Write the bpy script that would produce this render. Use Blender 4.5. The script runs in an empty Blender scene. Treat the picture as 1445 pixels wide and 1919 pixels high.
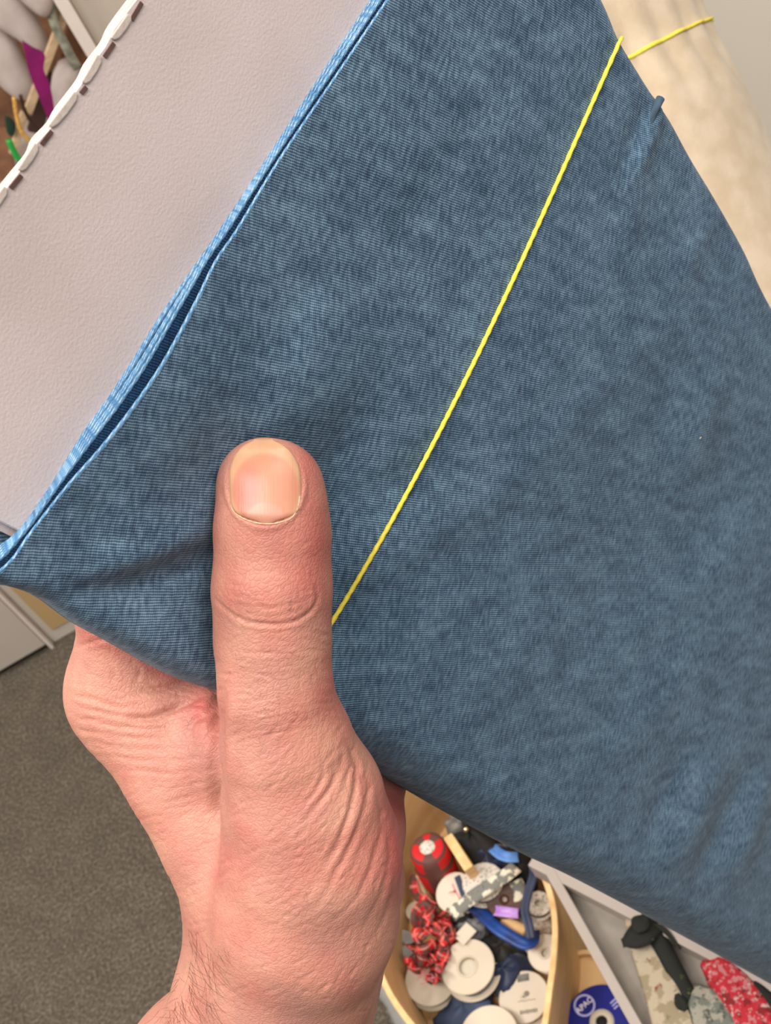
import bpy, bmesh, math, random
import numpy as np
from mathutils import Vector, Matrix
random.seed(7); rng = np.random.default_rng(7)
C = bpy.context.scene.collection
sc = bpy.context.scene
# ---------------------------------------------------------------- camera
FPX = 2400.0; CX, CY = 722.5, 959.5
CAM = Vector((0, 0, 1.5))
PITCH = math.radians(45); ROLL = math.radians(30)
F0 = Vector((0, math.cos(PITCH), -math.sin(PITCH))); U0 = Vector((0, math.sin(PITCH), math.cos(PITCH))); R0 = Vector((1, 0, 0))
RR = R0*math.cos(ROLL) - U0*math.sin(ROLL)
UU = R0*math.sin(ROLL) + U0*math.cos(ROLL)
cam_d = bpy.data.cameras.new('camera'); cam = bpy.data.objects.new('camera', cam_d); C.objects.link(cam)
m = Matrix.Identity(4)
for i in range(3):
    m[i][0] = RR[i]; m[i][1] = UU[i]; m[i][2] = -F0[i]; m[i][3] = CAM[i]
cam.matrix_world = m
cam_d.sensor_fit = 'HORIZONTAL'; cam_d.sensor_width = 36.0; cam_d.lens = FPX/1445*36.0
cam_d.clip_start = 0.02; cam_d.clip_end = 50
cam_d.dof.use_dof = True; cam_d.dof.focus_distance = 0.32; cam_d.dof.aperture_fstop = 60
sc.camera = cam
# ---------------------------------------------------------------- world, lights, exposure
sc.view_settings.view_transform = 'Standard'; sc.view_settings.look = 'None'
sc.view_settings.gamma = 1; sc.view_settings.exposure = 0.0; sc.view_settings.use_curve_mapping = False
w = bpy.data.worlds.new('world'); sc.world = w; w.use_nodes = True
w.node_tree.nodes['Background'].inputs[0].default_value = (1.0, 0.93, 0.86, 1)
w.node_tree.nodes['Background'].inputs[1].default_value = 0.24
def area(name, loc, target, size, power, col):
    l = bpy.data.lights.new(name, 'AREA'); l.shape = 'RECTANGLE'; l.size = size[0]; l.size_y = size[1]; l.energy = power; l.color = col
    o = bpy.data.objects.new(name, l); C.objects.link(o); o.location = loc
    o.rotation_euler = (Vector(target)-Vector(loc)).to_track_quat('-Z', 'Y').to_euler(); return o
area('ceiling_lamp', (-0.35, -0.25, 2.75), (0, 0.4, 0.8), (1.1, 0.5), 38, (1.0, 0.93, 0.83))
area('ceiling_lamp', (0.9, -1.3, 2.75), (0.1, 0.3, 1.0), (1.2, 0.6), 16, (1.0, 0.94, 0.86))
area('ceiling_lamp', (1.3, 0.25, 2.75), (0.8, 0.9, 1.2), (1.2, 0.6), 24, (1.0, 0.94, 0.86))  # added lamp, not a known fixture: brightens the white board
area('ceiling_lamp', (-1.4, 0.9, 2.75), (-0.4, 1.3, 0.5), (1.2, 0.6), 42, (1.0, 0.93, 0.85))

# ---------------------------------------------------------------- helpers
def c2w(p):
    p = np.asarray(p, float)
    R = np.array(RR); D = -np.array(UU); F = np.array(F0)
    return np.array(CAM) + p[..., 0:1]*R + p[..., 1:2]*D + p[..., 2:3]*F
def Pc(px, py, Z): return np.array([(px-CX)/FPX*Z, (py-CY)/FPX*Z, Z])
def P(px, py, Z): return Vector(c2w(Pc(px, py, Z)))
def ray(px, py): return Vector(c2w(Pc(px, py, 1.0))) - CAM
def Pz(px, py, z):
    r = ray(px, py); return CAM + r*((z-CAM.z)/r.z)
def Py(px, py, y):
    r = ray(px, py); return CAM + r*(y/r.y)
def px_size(p): return (Vector(p)-CAM).dot(F0)/FPX      # metres that one picture unit spans at p
def srgb(r, g, b):
    f = lambda c: (c/255/12.92 if c/255 <= .04045 else ((c/255+.055)/1.055)**2.4)
    return (f(r), f(g), f(b), 1)
def mesh(name, vs, fs, mat=None, parent=None, smooth=False, uvs=None):
    me = bpy.data.meshes.new(name)
    me.from_pydata([tuple(map(float, v)) for v in vs], [], [tuple(int(i) for i in f) for f in fs])
    if 0 < len(fs) < 12000:
        bm = bmesh.new(); bm.from_mesh(me); bmesh.ops.recalc_face_normals(bm, faces=bm.faces); bm.to_mesh(me); bm.free()
    if smooth: me.polygons.foreach_set('use_smooth', [True]*len(me.polygons))
    if uvs is not None:
        ul = me.uv_layers.new(name='UVMap'); idx = np.empty(len(me.loops), int); me.loops.foreach_get('vertex_index', idx)
        ul.data.foreach_set('uv', np.asarray(uvs, np.float32)[idx].ravel())
    o = bpy.data.objects.new(name, me); C.objects.link(o)
    if mat: me.materials.append(mat)
    if parent: o.parent = parent
    return o
def tag(o, label=None, cat=None, group=None, kind=None):
    if label: o['label'] = label
    if cat: o['category'] = cat
    if group: o['group'] = group
    if kind: o['kind'] = kind
    return o
def empty(name, label, cat, group=None):
    o = bpy.data.objects.new(name, None); o.empty_display_size = .02; C.objects.link(o); return tag(o, label, cat, group)
class MB:
    def __init__(s): s.v = []; s.f = []; s.uv = []
    def add(s, vs, fs, uv=None):
        n = len(s.v); s.v += [tuple(v) for v in vs]; s.f += [tuple(i+n for i in f) for f in fs]
        s.uv += list(uv) if uv is not None else [(0, 0)]*len(vs)
    def build(s, name, mat, parent=None, smooth=False): return mesh(name, s.v, s.f, mat, parent, smooth, s.uv)
def prism_data(bottom, top):
    n = len(bottom); vs = list(bottom)+list(top)
    fs = [tuple(range(n))[::-1], tuple(range(n, 2*n))]+[(i, (i+1) % n, n+(i+1) % n, n+i) for i in range(n)]
    return vs, fs
def box(name, lo, hi, mat, parent=None, bevel=0.0):
    x0, y0, z0 = lo; x1, y1, z1 = hi
    b = [(x0, y0, z0), (x1, y0, z0), (x1, y1, z0), (x0, y1, z0)]; t = [(x, y, z1) for x, y, _ in b]
    o = mesh(name, *prism_data(b, t), mat, parent)
    if bevel: add_bevel(o, bevel)
    return o
def add_bevel(o, w, seg=2):
    md = o.modifiers.new('bevel', 'BEVEL'); md.width = w; md.segments = seg; md.limit_method = 'ANGLE'
def obox(name, o0, ax, ay, az, mat, parent=None, bevel=0.0):
    o0, ax, ay, az = map(Vector, (o0, ax, ay, az))
    b = [o0, o0+ax, o0+ax+ay, o0+ay]; o = mesh(name, *prism_data(b, [p+az for p in b]), mat, parent)
    if bevel: add_bevel(o, bevel)
    return o
def frame(axis):
    a = Vector(axis).normalized(); t = Vector((0, 0, 1)) if abs(a.z) < .9 else Vector((1, 0, 0))
    x = a.cross(t).normalized(); y = a.cross(x).normalized(); return x, y, a
def lathe_data(prof, origin, axis, n=48, wob=None):
    x, y, a = frame(axis); o = Vector(origin); vs = []; fs = []; uv = []
    for j, (r, h) in enumerate(prof):
        for i in range(n):
            th = 2*math.pi*i/n; rr = r*(1+(wob(th, j) if wob else 0))
            vs.append(o+x*(rr*math.cos(th))+y*(rr*math.sin(th))+a*h); uv.append((i/n, j/max(1, len(prof)-1)))
    for j in range(len(prof)-1):
        for i in range(n):
            k = (i+1) % n; fs.append((j*n+i, j*n+k, (j+1)*n+k, (j+1)*n+i))
    return vs, fs, uv
def lathe(name, prof, origin, axis, mat, parent=None, n=48, smooth=False, wob=None):
    vs, fs, uv = lathe_data(prof, origin, axis, n, wob)
    return mesh(name, vs, fs, mat, parent, smooth, uv)
def catmull(pts, n=8):
    P_ = [Vector(p) for p in pts]; P_ = [P_[0]*2-P_[1]]+P_+[P_[-1]*2-P_[-2]]; out = []
    for i in range(1, len(P_)-2):
        for k in range(n):
            t = k/n; a, b, c, d = P_[i-1:i+3]
            out.append(.5*((2*b)+(c-a)*t+(2*a-5*b+4*c-d)*t*t+(3*b-a-3*c+d)*t**3))
    out.append(P_[-2]); return out
def tube_data(pts, r, n=8, twist=None):
    pts = [Vector(p) for p in pts]; vs = []; fs = []; uv = []; nrm = None; L = 0
    for i, p in enumerate(pts):
        t = (pts[min(i+1, len(pts)-1)]-pts[max(i-1, 0)]).normalized()
        if nrm is None: nrm = frame(t)[0]
        nrm = (nrm-t*nrm.dot(t)).normalized(); b = t.cross(nrm)
        if i: L += (p-pts[i-1]).length
        ri = r[i] if hasattr(r, '__len__') else r
        for k in range(n):
            a = 2*math.pi*k/n; q = ri
            if twist: q = ri*(1+.16*math.cos(2*(a+L*twist))); 
            vs.append(p+nrm*(math.cos(a)*q)+b*(math.sin(a)*q)); uv.append((L, k/n))
    m_ = len(pts)
    for i in range(m_-1):
        for k in range(n):
            j = (k+1) % n; fs.append((i*n+k, i*n+j, (i+1)*n+j, (i+1)*n+k))
    fs.append(tuple(range(n))[::-1]); fs.append(tuple((m_-1)*n+k for k in range(n)))
    return vs, fs, uv
def tube(name, pts, r, mat, parent=None, n=8, twist=None):
    vs, fs, uv = tube_data(pts, r, n, twist); return mesh(name, vs, fs, mat, parent, True, uv)
def strip_data(pts, sides, width, th=.0004, cup=0.0):
    """a solid ribbon along pts, widthwise direction given per point"""
    vs = []; fs = []; uv = []; L = 0; n = len(pts); pts = [Vector(p) for p in pts]
    for i, p in enumerate(pts):
        t = (pts[min(i+1, n-1)]-pts[max(i-1, 0)]).normalized(); s = Vector(sides[i]); s = (s-t*s.dot(t)).normalized(); nn = t.cross(s)
        if i: L += (p-pts[i-1]).length
        for k, a in enumerate((-1, -.33, .33, 1)):
            q = p+s*(a*width/2)+nn*(cup*(1-a*a)); vs += [q+nn*(th/2), q-nn*(th/2)]; uv += [(L, a*width/2)]*2
    for i in range(n-1):
        b = i*8; c = b+8
        for k in range(3):
            fs.append((b+2*k, b+2*k+2, c+2*k+2, c+2*k)); fs.append((b+2*k+1, c+2*k+1, c+2*k+3, b+2*k+3))
        fs.append((b, c, c+1, b+1)); fs.append((b+6, b+7, c+7, c+6))
    fs.append((0, 1, 3, 5, 7, 6, 4, 2)); e = (n-1)*8; fs.append((e, e+2, e+4, e+6, e+7, e+5, e+3, e+1))
    return vs, fs, uv
def strip(name, pts, sides, width, mat, parent=None, th=.0004, cup=0.0):
    if not isinstance(sides, list): sides = [sides]*len(pts)
    vs, fs, uv = strip_data(pts, sides, width, th, cup); return mesh(name, vs, fs, mat, parent, True, uv)

# ---------------------------------------------------------------- materials
def nt(name):
    mt = bpy.data.materials.new(name); mt.use_nodes = True; return mt, mt.node_tree.nodes, mt.node_tree.links, mt.node_tree.nodes['Principled BSDF']
def mat(name, col, rough=.6, col2=None, scale=40, bump=0.0, bscale=200, spec=.5, metal=0, coords='Object', stretch=(1, 1, 1), detail=3, lo=.35, hi=.65, alpha=1, trans=0, dist=.001, sheen=0):
    mt, N, L, b = nt(name)
    b.inputs['Base Color'].default_value = col; b.inputs['Roughness'].default_value = rough
    b.inputs['Specular IOR Level'].default_value = spec; b.inputs['Metallic'].default_value = metal
    b.inputs['Alpha'].default_value = alpha; b.inputs['Transmission Weight'].default_value = trans; b.inputs['Sheen Weight'].default_value = sheen
    tc = N.new('ShaderNodeTexCoord'); mp = N.new('ShaderNodeMapping'); mp.inputs['Scale'].default_value = stretch
    L.new(tc.outputs[coords], mp.inputs[0])
    if col2:
        nz = N.new('ShaderNodeTexNoise'); nz.inputs['Scale'].default_value = scale; nz.inputs['Detail'].default_value = detail
        L.new(mp.outputs[0], nz.inputs[0]); rp = N.new('ShaderNodeValToRGB')
        rp.color_ramp.elements[0].position = lo; rp.color_ramp.elements[1].position = hi
        rp.color_ramp.elements[0].color = col; rp.color_ramp.elements[1].color = col2
        L.new(nz.outputs[0], rp.inputs[0]); L.new(rp.outputs[0], b.inputs['Base Color'])
    if bump:
        n2 = N.new('ShaderNodeTexNoise'); n2.inputs['Scale'].default_value = bscale; n2.inputs['Detail'].default_value = 4
        L.new(mp.outputs[0], n2.inputs[0]); bp = N.new('ShaderNodeBump'); bp.inputs['Strength'].default_value = bump; bp.inputs['Distance'].default_value = dist
        L.new(n2.outputs[0], bp.inputs['Height']); L.new(bp.outputs[0], b.inputs['Normal'])
    return mt
def math_node(N, L, op, a, b=None):
    n = N.new('ShaderNodeMath'); n.operation = op
    for i, v in enumerate((a, b)):
        if v is None: continue
        if isinstance(v, (int, float)): n.inputs[i].default_value = v
        else: L.new(v, n.inputs[i])
    return n.outputs[0]
def ramp(N, L, src, stops):
    r = N.new('ShaderNodeValToRGB'); e = r.color_ramp.elements
    e[0].position, e[0].color = stops[0]; e[1].position, e[1].color = stops[-1]
    for p, c in stops[1:-1]:
        x = e.new(p); x.color = c
    L.new(src, r.inputs[0]); return r.outputs[0]
def fabric_mat(name, dark, mid, light, period=.0006, bumpd=.00012, ang=-23):
    """heathered twill knit in the cloth's own coordinates (UV in metres)"""
    mt, N, L, b = nt(name); b.inputs['Roughness'].default_value = .78; b.inputs['Specular IOR Level'].default_value = .25
    b.inputs['Sheen Weight'].default_value = .1; b.inputs['Sheen Roughness'].default_value = .45
    uv = N.new('ShaderNodeUVMap'); uv.uv_map = 'UVMap'
    mp = N.new('ShaderNodeMapping'); mp.inputs['Rotation'].default_value = (0, 0, math.radians(ang)); L.new(uv.outputs[0], mp.inputs[0])
    wv = []
    for d, sc_ in (('X', 1.0), ('Y', 1.0)):
        w_ = N.new('ShaderNodeTexWave'); w_.bands_direction = d; w_.inputs['Scale'].default_value = (2*math.pi/period/20)*sc_
        w_.inputs['Distortion'].default_value = 1.6; w_.inputs['Detail'].default_value = 1.5; w_.inputs['Detail Scale'].default_value = 1.2
        L.new(mp.outputs[0], w_.inputs[0]); wv.append(w_.outputs['Fac'])
    st = math_node(N, L, 'ADD', math_node(N, L, 'MULTIPLY', wv[0], .24), math_node(N, L, 'MULTIPLY', wv[1], .76))
    def noise(scale, stretch, det=2, rot=0):
        m2 = N.new('ShaderNodeMapping'); m2.inputs['Scale'].default_value = stretch; m2.inputs['Rotation'].default_value = (0, 0, rot)
        L.new(mp.outputs[0], m2.inputs[0])
        z = N.new('ShaderNodeTexNoise'); z.inputs['Scale'].default_value = scale; z.inputs['Detail'].default_value = det; L.new(m2.outputs[0], z.inputs[0]); return z.outputs[0]
    n1 = noise(900, (1, .35, 1)); n2 = noise(190, (.35, 1, 1), 3, .8); n3 = noise(42, (1, 1, 1), 3)
    v = math_node(N, L, 'MULTIPLY', st, .30)
    v = math_node(N, L, 'ADD', v, math_node(N, L, 'MULTIPLY', n1, .42))
    v = math_node(N, L, 'ADD', v, math_node(N, L, 'MULTIPLY', n2, .26))
    v = math_node(N, L, 'ADD', v, math_node(N, L, 'MULTIPLY', n3, .12))
    col = ramp(N, L, v, [(.36, dark), (.54, mid), (.74, light)])
    L.new(col, b.inputs['Base Color'])
    bp = N.new('ShaderNodeBump'); bp.inputs['Strength'].default_value = .8; bp.inputs['Distance'].default_value = bumpd
    L.new(st, bp.inputs['Height']); L.new(bp.outputs[0], b.inputs['Normal'])
    return mt
M = {}
M['cloth'] = fabric_mat('blue_cloth', srgb(34, 52, 74), srgb(66, 93, 120), srgb(126, 156, 178))
M['selvedge'] = fabric_mat('blue_selvedge', srgb(52, 100, 146), srgb(94, 142, 184), srgb(154, 188, 216), period=.0009, bumpd=.0003, ang=20)
M['under'] = fabric_mat('blue_gap_shade', srgb(10, 38, 70), srgb(16, 52, 90), srgb(30, 80, 124), period=.0009, bumpd=.0002)  # dark navy paints in the shade of the gaps between layers
M['card'] = mat('grey_card', srgb(206, 192, 192), .9, srgb(194, 179, 177), scale=30, bump=.3, bscale=1500, dist=.0003, lo=.3, hi=.7, coords='Object')
M['card_edge'] = mat('card_edge', srgb(202, 190, 182), .8, srgb(188, 175, 168), scale=200, bump=.3, bscale=800, dist=.0004)
M['slot'] = mat('slot_shadow_board', srgb(98, 72, 66), .9, srgb(80, 56, 50), scale=300)
M['yellow'] = mat('yellow_string', srgb(240, 222, 84), .55, srgb(222, 200, 60), scale=900, bump=.3, bscale=3000, dist=.0001)
M['cream'] = mat('cream_felt', srgb(196, 179, 157), .9, srgb(183, 164, 139), scale=60, bump=.5, bscale=700, dist=.0006, sheen=.3)
M['white_panel'] = mat('white_laminate', srgb(206, 196, 188), .5, srgb(200, 190, 181), scale=4, bump=.08, bscale=400)
M['tray'] = mat('tray_white_shaded', srgb(178, 166, 160), .5, srgb(170, 158, 150), scale=20)  # white darkened in colour for the shade under the bolt
M['white_edge'] = mat('white_edge_band', srgb(238, 228, 222), .5, srgb(230, 219, 212), scale=30)
M['wall'] = mat('pale_wall', srgb(214, 205, 196), .8, srgb(206, 197, 186), scale=3, bump=.1, bscale=300)
M['ply'] = mat('birch_plywood', srgb(222, 184, 132), .55, srgb(206, 164, 112), scale=9, bump=.1, bscale=80, stretch=(1, 1, 6))
M['ply_edge'] = mat('plywood_rim', srgb(238, 202, 146), .55, srgb(214, 172, 116), scale=60, stretch=(1, 1, 12))
M['white_plastic'] = mat('white_plastic', srgb(212, 200, 182), .45, srgb(202, 190, 171), scale=20)
M['clear'] = mat('clear_plastic', srgb(206, 208, 208), .25, alpha=.55, trans=.3)
M['navy'] = mat('navy_ribbon', srgb(24, 42, 82), .5, srgb(16, 30, 62), scale=90, sheen=.3)
M['royal'] = mat('royal_blue_ribbon', srgb(14, 66, 146), .4, srgb(8, 40, 100), scale=70, bump=.3, bscale=300)
M['deep_blue'] = mat('deep_blue_plastic', srgb(8, 20, 130), .35, srgb(6, 16, 112), scale=30)
M['black'] = mat('black_cloth', srgb(14, 13, 14), .8, srgb(26, 24, 26), scale=50)
M['red'] = mat('red_ribbon', srgb(196, 22, 26), .5, srgb(146, 12, 18), scale=70, bump=.3, bscale=200)
M['brown'] = mat('brown_ribbon', srgb(88, 42, 20), .5, srgb(52, 22, 10), scale=160, stretch=(1, 1, 5))
M['lilac'] = mat('lilac_ribbon', srgb(196, 150, 226), .35, srgb(164, 116, 196), scale=110)
M['sky'] = mat('light_blue_ribbon', srgb(100, 148, 214), .5, srgb(72, 118, 190), scale=80)
M['grey'] = mat('grey_ribbon', srgb(120, 118, 112), .6, srgb(88, 86, 82), scale=120)
M['lace'] = mat('white_lace', srgb(214, 206, 196), .7, srgb(150, 142, 134), scale=420, lo=.5, hi=.66, bump=.4, bscale=500)
M['pink'] = mat('pink_print', srgb(222, 128, 140), .6)
M['ink'] = mat('grey_ink', srgb(128, 116, 106), .6)
M['logo'] = mat('pale_violet_print', srgb(176, 176, 224), .6)
M['logo_text'] = mat('white_print', srgb(228, 218, 232), .6)
M['metal'] = mat('polished_metal', srgb(236, 226, 200), .12, metal=1)
M['magenta'] = mat('magenta_felt', srgb(142, 6, 104), .7, srgb(120, 0, 88), scale=40)
M['pillow'] = mat('white_felt', srgb(206, 194, 192), .8, srgb(190, 178, 174), scale=30)
M['brown_card'] = mat('brown_card', srgb(146, 104, 76), .8, srgb(112, 78, 58), scale=40)
M['slat'] = mat('pale_wood_slat', srgb(214, 188, 154), .6, srgb(196, 166, 130), scale=60, stretch=(1, 1, 5))
M['gauze'] = mat('grey_green_gauze', srgb(160, 162, 146), .7, srgb(110, 112, 98), scale=90)
M['gold'] = mat('gold_cord', srgb(226, 180, 96), .45, srgb(196, 146, 70), scale=300)
M['green'] = mat('bright_green_cord', srgb(40, 168, 72), .45)
M['dark_green'] = mat('dark_green_leaf', srgb(30, 60, 46), .6, srgb(14, 30, 24), scale=60)
M['dark_wood'] = mat('dark_twig', srgb(58, 36, 26), .7)
# carpet
mt, N, L, b = nt('grey_carpet'); b.inputs['Roughness'].default_value = .95; b.inputs['Specular IOR Level'].default_value = .15
tc = N.new('ShaderNodeTexCoord')
za = N.new('ShaderNodeTexNoise'); za.inputs['Scale'].default_value = 230; za.inputs['Detail'].default_value = 6; L.new(tc.outputs['Object'], za.inputs[0])
zb = N.new('ShaderNodeTexNoise'); zb.inputs['Scale'].default_value = 22; zb.inputs['Detail'].default_value = 3; L.new(tc.outputs['Object'], zb.inputs[0])
v = math_node(N, L, 'ADD', math_node(N, L, 'MULTIPLY', za.outputs[0], .85), math_node(N, L, 'MULTIPLY', zb.outputs[0], .15))
L.new(ramp(N, L, v, [(.36, srgb(78, 71, 64)), (.5, srgb(98, 90, 81)), (.66, srgb(132, 122, 109))]), b.inputs['Base Color'])
bp = N.new('ShaderNodeBump'); bp.inputs['Strength'].default_value = .7; bp.inputs['Distance'].default_value = .004
L.new(za.outputs[0], bp.inputs['Height']); L.new(bp.outputs[0], b.inputs['Normal']); M['carpet'] = mt
# tartan
def tartan(name, s=1.0, pink=.8):
    mt, N, L, b = nt(name); b.inputs['Roughness'].default_value = .65
    uv = N.new('ShaderNodeUVMap'); uv.uv_map = 'UVMap'; sep = N.new('ShaderNodeSeparateXYZ'); L.new(uv.outputs[0], sep.inputs[0])
    def band(src, period, width):
        fr = math_node(N, L, 'FRACT', math_node(N, L, 'MULTIPLY', src, 1/period)); return math_node(N, L, 'LESS_THAN', fr, width)
    g = math_node(N, L, 'MAXIMUM', band(sep.outputs[0], .013*s, .34), band(math_node(N, L, 'ADD', sep.outputs[1], .1), .009*s, .28))
    p = math_node(N, L, 'MAXIMUM', band(math_node(N, L, 'ADD', sep.outputs[0], .006*s), .013*s, .14), band(math_node(N, L, 'ADD', sep.outputs[1], .105), .009*s, .12))
    m1 = N.new('ShaderNodeMixRGB'); m1.inputs[1].default_value = srgb(196, 16, 24); m1.inputs[2].default_value = srgb(58, 62, 56); L.new(math_node(N, L, 'MULTIPLY', g, .85), m1.inputs[0])
    m2 = N.new('ShaderNodeMixRGB'); m2.inputs[2].default_value = srgb(240, 150, 140); L.new(m1.outputs[0], m2.inputs[1]); L.new(math_node(N, L, 'MULTIPLY', p, pink), m2.inputs[0])
    L.new(m2.outputs[0], b.inputs['Base Color']); return mt
M['tartan'] = tartan('tartan_ribbon', 1.25, .55)
M['tartan_big'] = tartan('tartan_roll', 30.0, 0)
# floral prints (voronoi blotches over a ground colour)
def floral(name, ground, blots, scale):
    mt, N, L, b = nt(name); b.inputs['Roughness'].default_value = .8; tc = N.new('ShaderNodeTexCoord'); prev = None
    for i, (c, th, k) in enumerate(blots):
        z = N.new('ShaderNodeTexNoise'); z.noise_dimensions = '4D'; z.inputs['W'].default_value = i*7.3; z.inputs['Scale'].default_value = scale*k; z.inputs['Detail'].default_value = 3
        L.new(tc.outputs['Object'], z.inputs[0])
        r = ramp(N, L, z.outputs[0], [(th, (0, 0, 0, 1)), (th+.05, (1, 1, 1, 1))])
        mx = N.new('ShaderNodeMixRGB'); L.new(r, mx.inputs[0])
        if prev is None: mx.inputs[1].default_value = ground
        else: L.new(prev, mx.inputs[1])
        mx.inputs[2].default_value = c; prev = mx.outputs[0]
    L.new(prev, b.inputs['Base Color']); return mt
M['floral_cream'] = floral('cream_floral_print', srgb(176, 162, 140), [(srgb(146, 132, 106), .5, 1), (srgb(124, 72, 56), .62, 1.3), (srgb(80, 86, 68), .64, 1.6)], 95)
M['floral_green'] = floral('dark_leaf_print', srgb(16, 20, 12), [(srgb(60, 72, 36), .60, 1), (srgb(120, 126, 92), .66, 2), (srgb(14, 14, 10), .56, 1.4)], 70)
M['floral_red'] = floral('red_speckled_print', srgb(178, 26, 44), [(srgb(184, 116, 120), .53, 2), (srgb(126, 12, 24), .54, 1), (srgb(190, 160, 156), .60, 2.6)], 130)
M['floral_grey'] = floral('grey_green_floral_print', srgb(150, 146, 134), [(srgb(104, 110, 102), .50, 1), (srgb(76, 80, 72), .56, 2), (srgb(150, 76, 64), .63, 1.5)], 130)
M['flower_ribbon'] = floral('grey_ribbon_with_white_flowers', srgb(120, 120, 114), [(srgb(222, 214, 194), .49, 1), (srgb(90, 88, 82), .62, 3)], 130)

# ================================================================ the setting
mesh('floor', [(-4, -3, 0), (4, -3, 0), (4, 3, 0), (-4, 3, 0), (-4, -3, -.05), (4, -3, -.05), (4, 3, -.05), (-4, 3, -.05)],
     [(0, 1, 2, 3), (7, 6, 5, 4), (0, 4, 5, 1), (1, 5, 6, 2), (2, 6, 7, 3), (3, 7, 4, 0)], M['carpet'])['kind'] = 'structure'
box('wall_back', (-4, 1.95, 0), (4, 2.05, 2.8), M['wall'])['kind'] = 'structure'
# ================================================================ the blue fabric bolt
# its own frame (in camera-metric axes): d runs down the bolt, w across the face towards the far fold, n out of the face
dC = np.array([.522, .426, .739]); dC /= np.linalg.norm(dC)
wC = np.array([.436, -.877, .197]); wC -= dC*wC.dot(dC); wC /= np.linalg.norm(wC)
nC = np.cross(dC, wC); nC /= np.linalg.norm(nC)
O3 = Pc(620, 1160, .32)
def on_plane(px, py, h=0.0):
    r = np.array([(px-CX)/FPX, (py-CY)/FPX, 1.0]); t = (nC.dot(O3)+h)/nC.dot(r); return r*t
def to_uv(p): q = p-O3; return np.array([q.dot(dC), q.dot(wC)])
def uvh(u, v, h): return O3+np.multiply.outer(u, dC)+np.multiply.outer(v, wC)+np.multiply.outer(h, nC)
def px_uv(pts, h=0.0): return np.array([to_uv(on_plane(x, y, h)) for x, y in pts])
def project(p): return np.stack([p[..., 0]/p[..., 2]*FPX+CX, p[..., 1]/p[..., 2]*FPX+CY], -1)
def resample(pl, ts):
    pl = np.asarray(pl, float); s = np.r_[0, np.cumsum(np.linalg.norm(np.diff(pl, axis=0), axis=1))]; s /= s[-1]
    return np.stack([np.interp(ts, s, pl[:, k]) for k in range(pl.shape[1])], -1)
def smooth_line(pts, n=12):
    return np.array([tuple(p)[:2] for p in catmull([(x, y, 0) for x, y in pts], n)])
T_B = .026                                                        # thickness of the wrapped bolt
sel = smooth_line([(-28, 1086), (0, 1072), (28, 1045), (50, 1012), (78, 975), (129, 910), (189, 842), (248, 767), (307, 680), (367, 569), (406, 490), (446, 431), (525, 300), (640, 130), (733, -8), (848, -174), (962, -332)])
low = smooth_line([(-28, 1086), (10, 1094), (60, 1115), (130, 1164), (200, 1202), (300, 1257), (360, 1282), (415, 1300), (520, 1345), (620, 1392), (700, 1435), (740, 1463), (850, 1528), (1000, 1610), (1100, 1657), (1200, 1709), (1300, 1763), (1445, 1842), (1620, 1940)])
top = smooth_line([(962, -332), (1050, -165), (1135, -10), (1166, 62), (1202, 125), (1236, 180), (1262, 218), (1300, 287), (1350, 372), (1400, 462), (1445, 558), (1560, 760), (1700, 1010)])
NS, NT = 230, 150
U1 = .60
LIFT = lambda y: .0062*np.exp(-((y-690)/270)**2)*np.clip((1072-y)/160, 0, 1)
selU = np.array([to_uv(on_plane(x, y, LIFT(y))) for x, y in sel])
s_ = np.r_[0, np.cumsum(np.linalg.norm(np.diff(selU, axis=0), axis=1))]; SEL_T = s_/s_[-1]
def clip_u(L_):
    out = [p for p in L_ if p[0] < U1]; a = out[-1]; b_ = L_[len(out)] if len(out) < len(L_) else a+(a-out[-2])*50
    k = (U1-a[0])/(b_[0]-a[0]); out.append(a+(b_-a)*k); return np.array(out)
lowU = clip_u(px_uv(low, -.008)); topU = clip_u(px_uv(top, -.001))
lowU[0] = selU[0]; topU[0] = selU[-1]
ss = np.linspace(0, 1, NS)**1.35
tt = np.linspace(0, 1, NT); tt = .5-.5*np.cos(np.pi*tt)*(.35) - .5*.65*(1-2*tt)
Bs = resample(lowU, ss); Ts = resample(topU, ss); Lt = resample(selU, tt)
base = (1-tt)[None, :, None]*Bs[:, None]+tt[None, :, None]*Ts[:, None]
corr = Lt-((1-tt)[:, None]*Bs[0]+tt[:, None]*Ts[0])
base = base+np.clip(1-ss*2.2, 0, 1)[:, None, None]**2*corr[None]
width = np.linalg.norm(Ts-Bs, axis=1)
def seg_dist(P2, pl):
    """distance and position along a polyline, for an array of 2D points"""
    best = np.full(P2.shape[:-1], 1e9); pos = np.zeros_like(best); side = np.zeros_like(best)
    pl = np.asarray(pl, float); L_ = np.r_[0, np.cumsum(np.linalg.norm(np.diff(pl, axis=0), axis=1))]
    for i in range(len(pl)-1):
        a, ab = pl[i], pl[i+1]-pl[i]; l2 = ab.dot(ab); q = P2-a
        t = np.clip((q @ ab)/l2, 0, 1); dd = q-t[..., None]*ab; d_ = np.linalg.norm(dd, axis=-1)
        k = d_ < best; best = np.where(k, d_, best); pos = np.where(k, (L_[i]+t*math.sqrt(l2))/L_[-1], pos)
        side = np.where(k, np.sign(ab[0]*q[..., 1]-ab[1]*q[..., 0]), side)
    return best, pos, side
flat3 = uvh(base[..., 0], base[..., 1], np.zeros(base.shape[:2]))
PX = project(flat3)
du_ = base[..., 0]-base[:1, :, 0]
lift_ = LIFT(np.interp(tt, SEL_T, sel[:, 1]))[None]*np.exp(-(du_/.038)**1.5)
h = np.zeros(PX.shape[:2])
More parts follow.
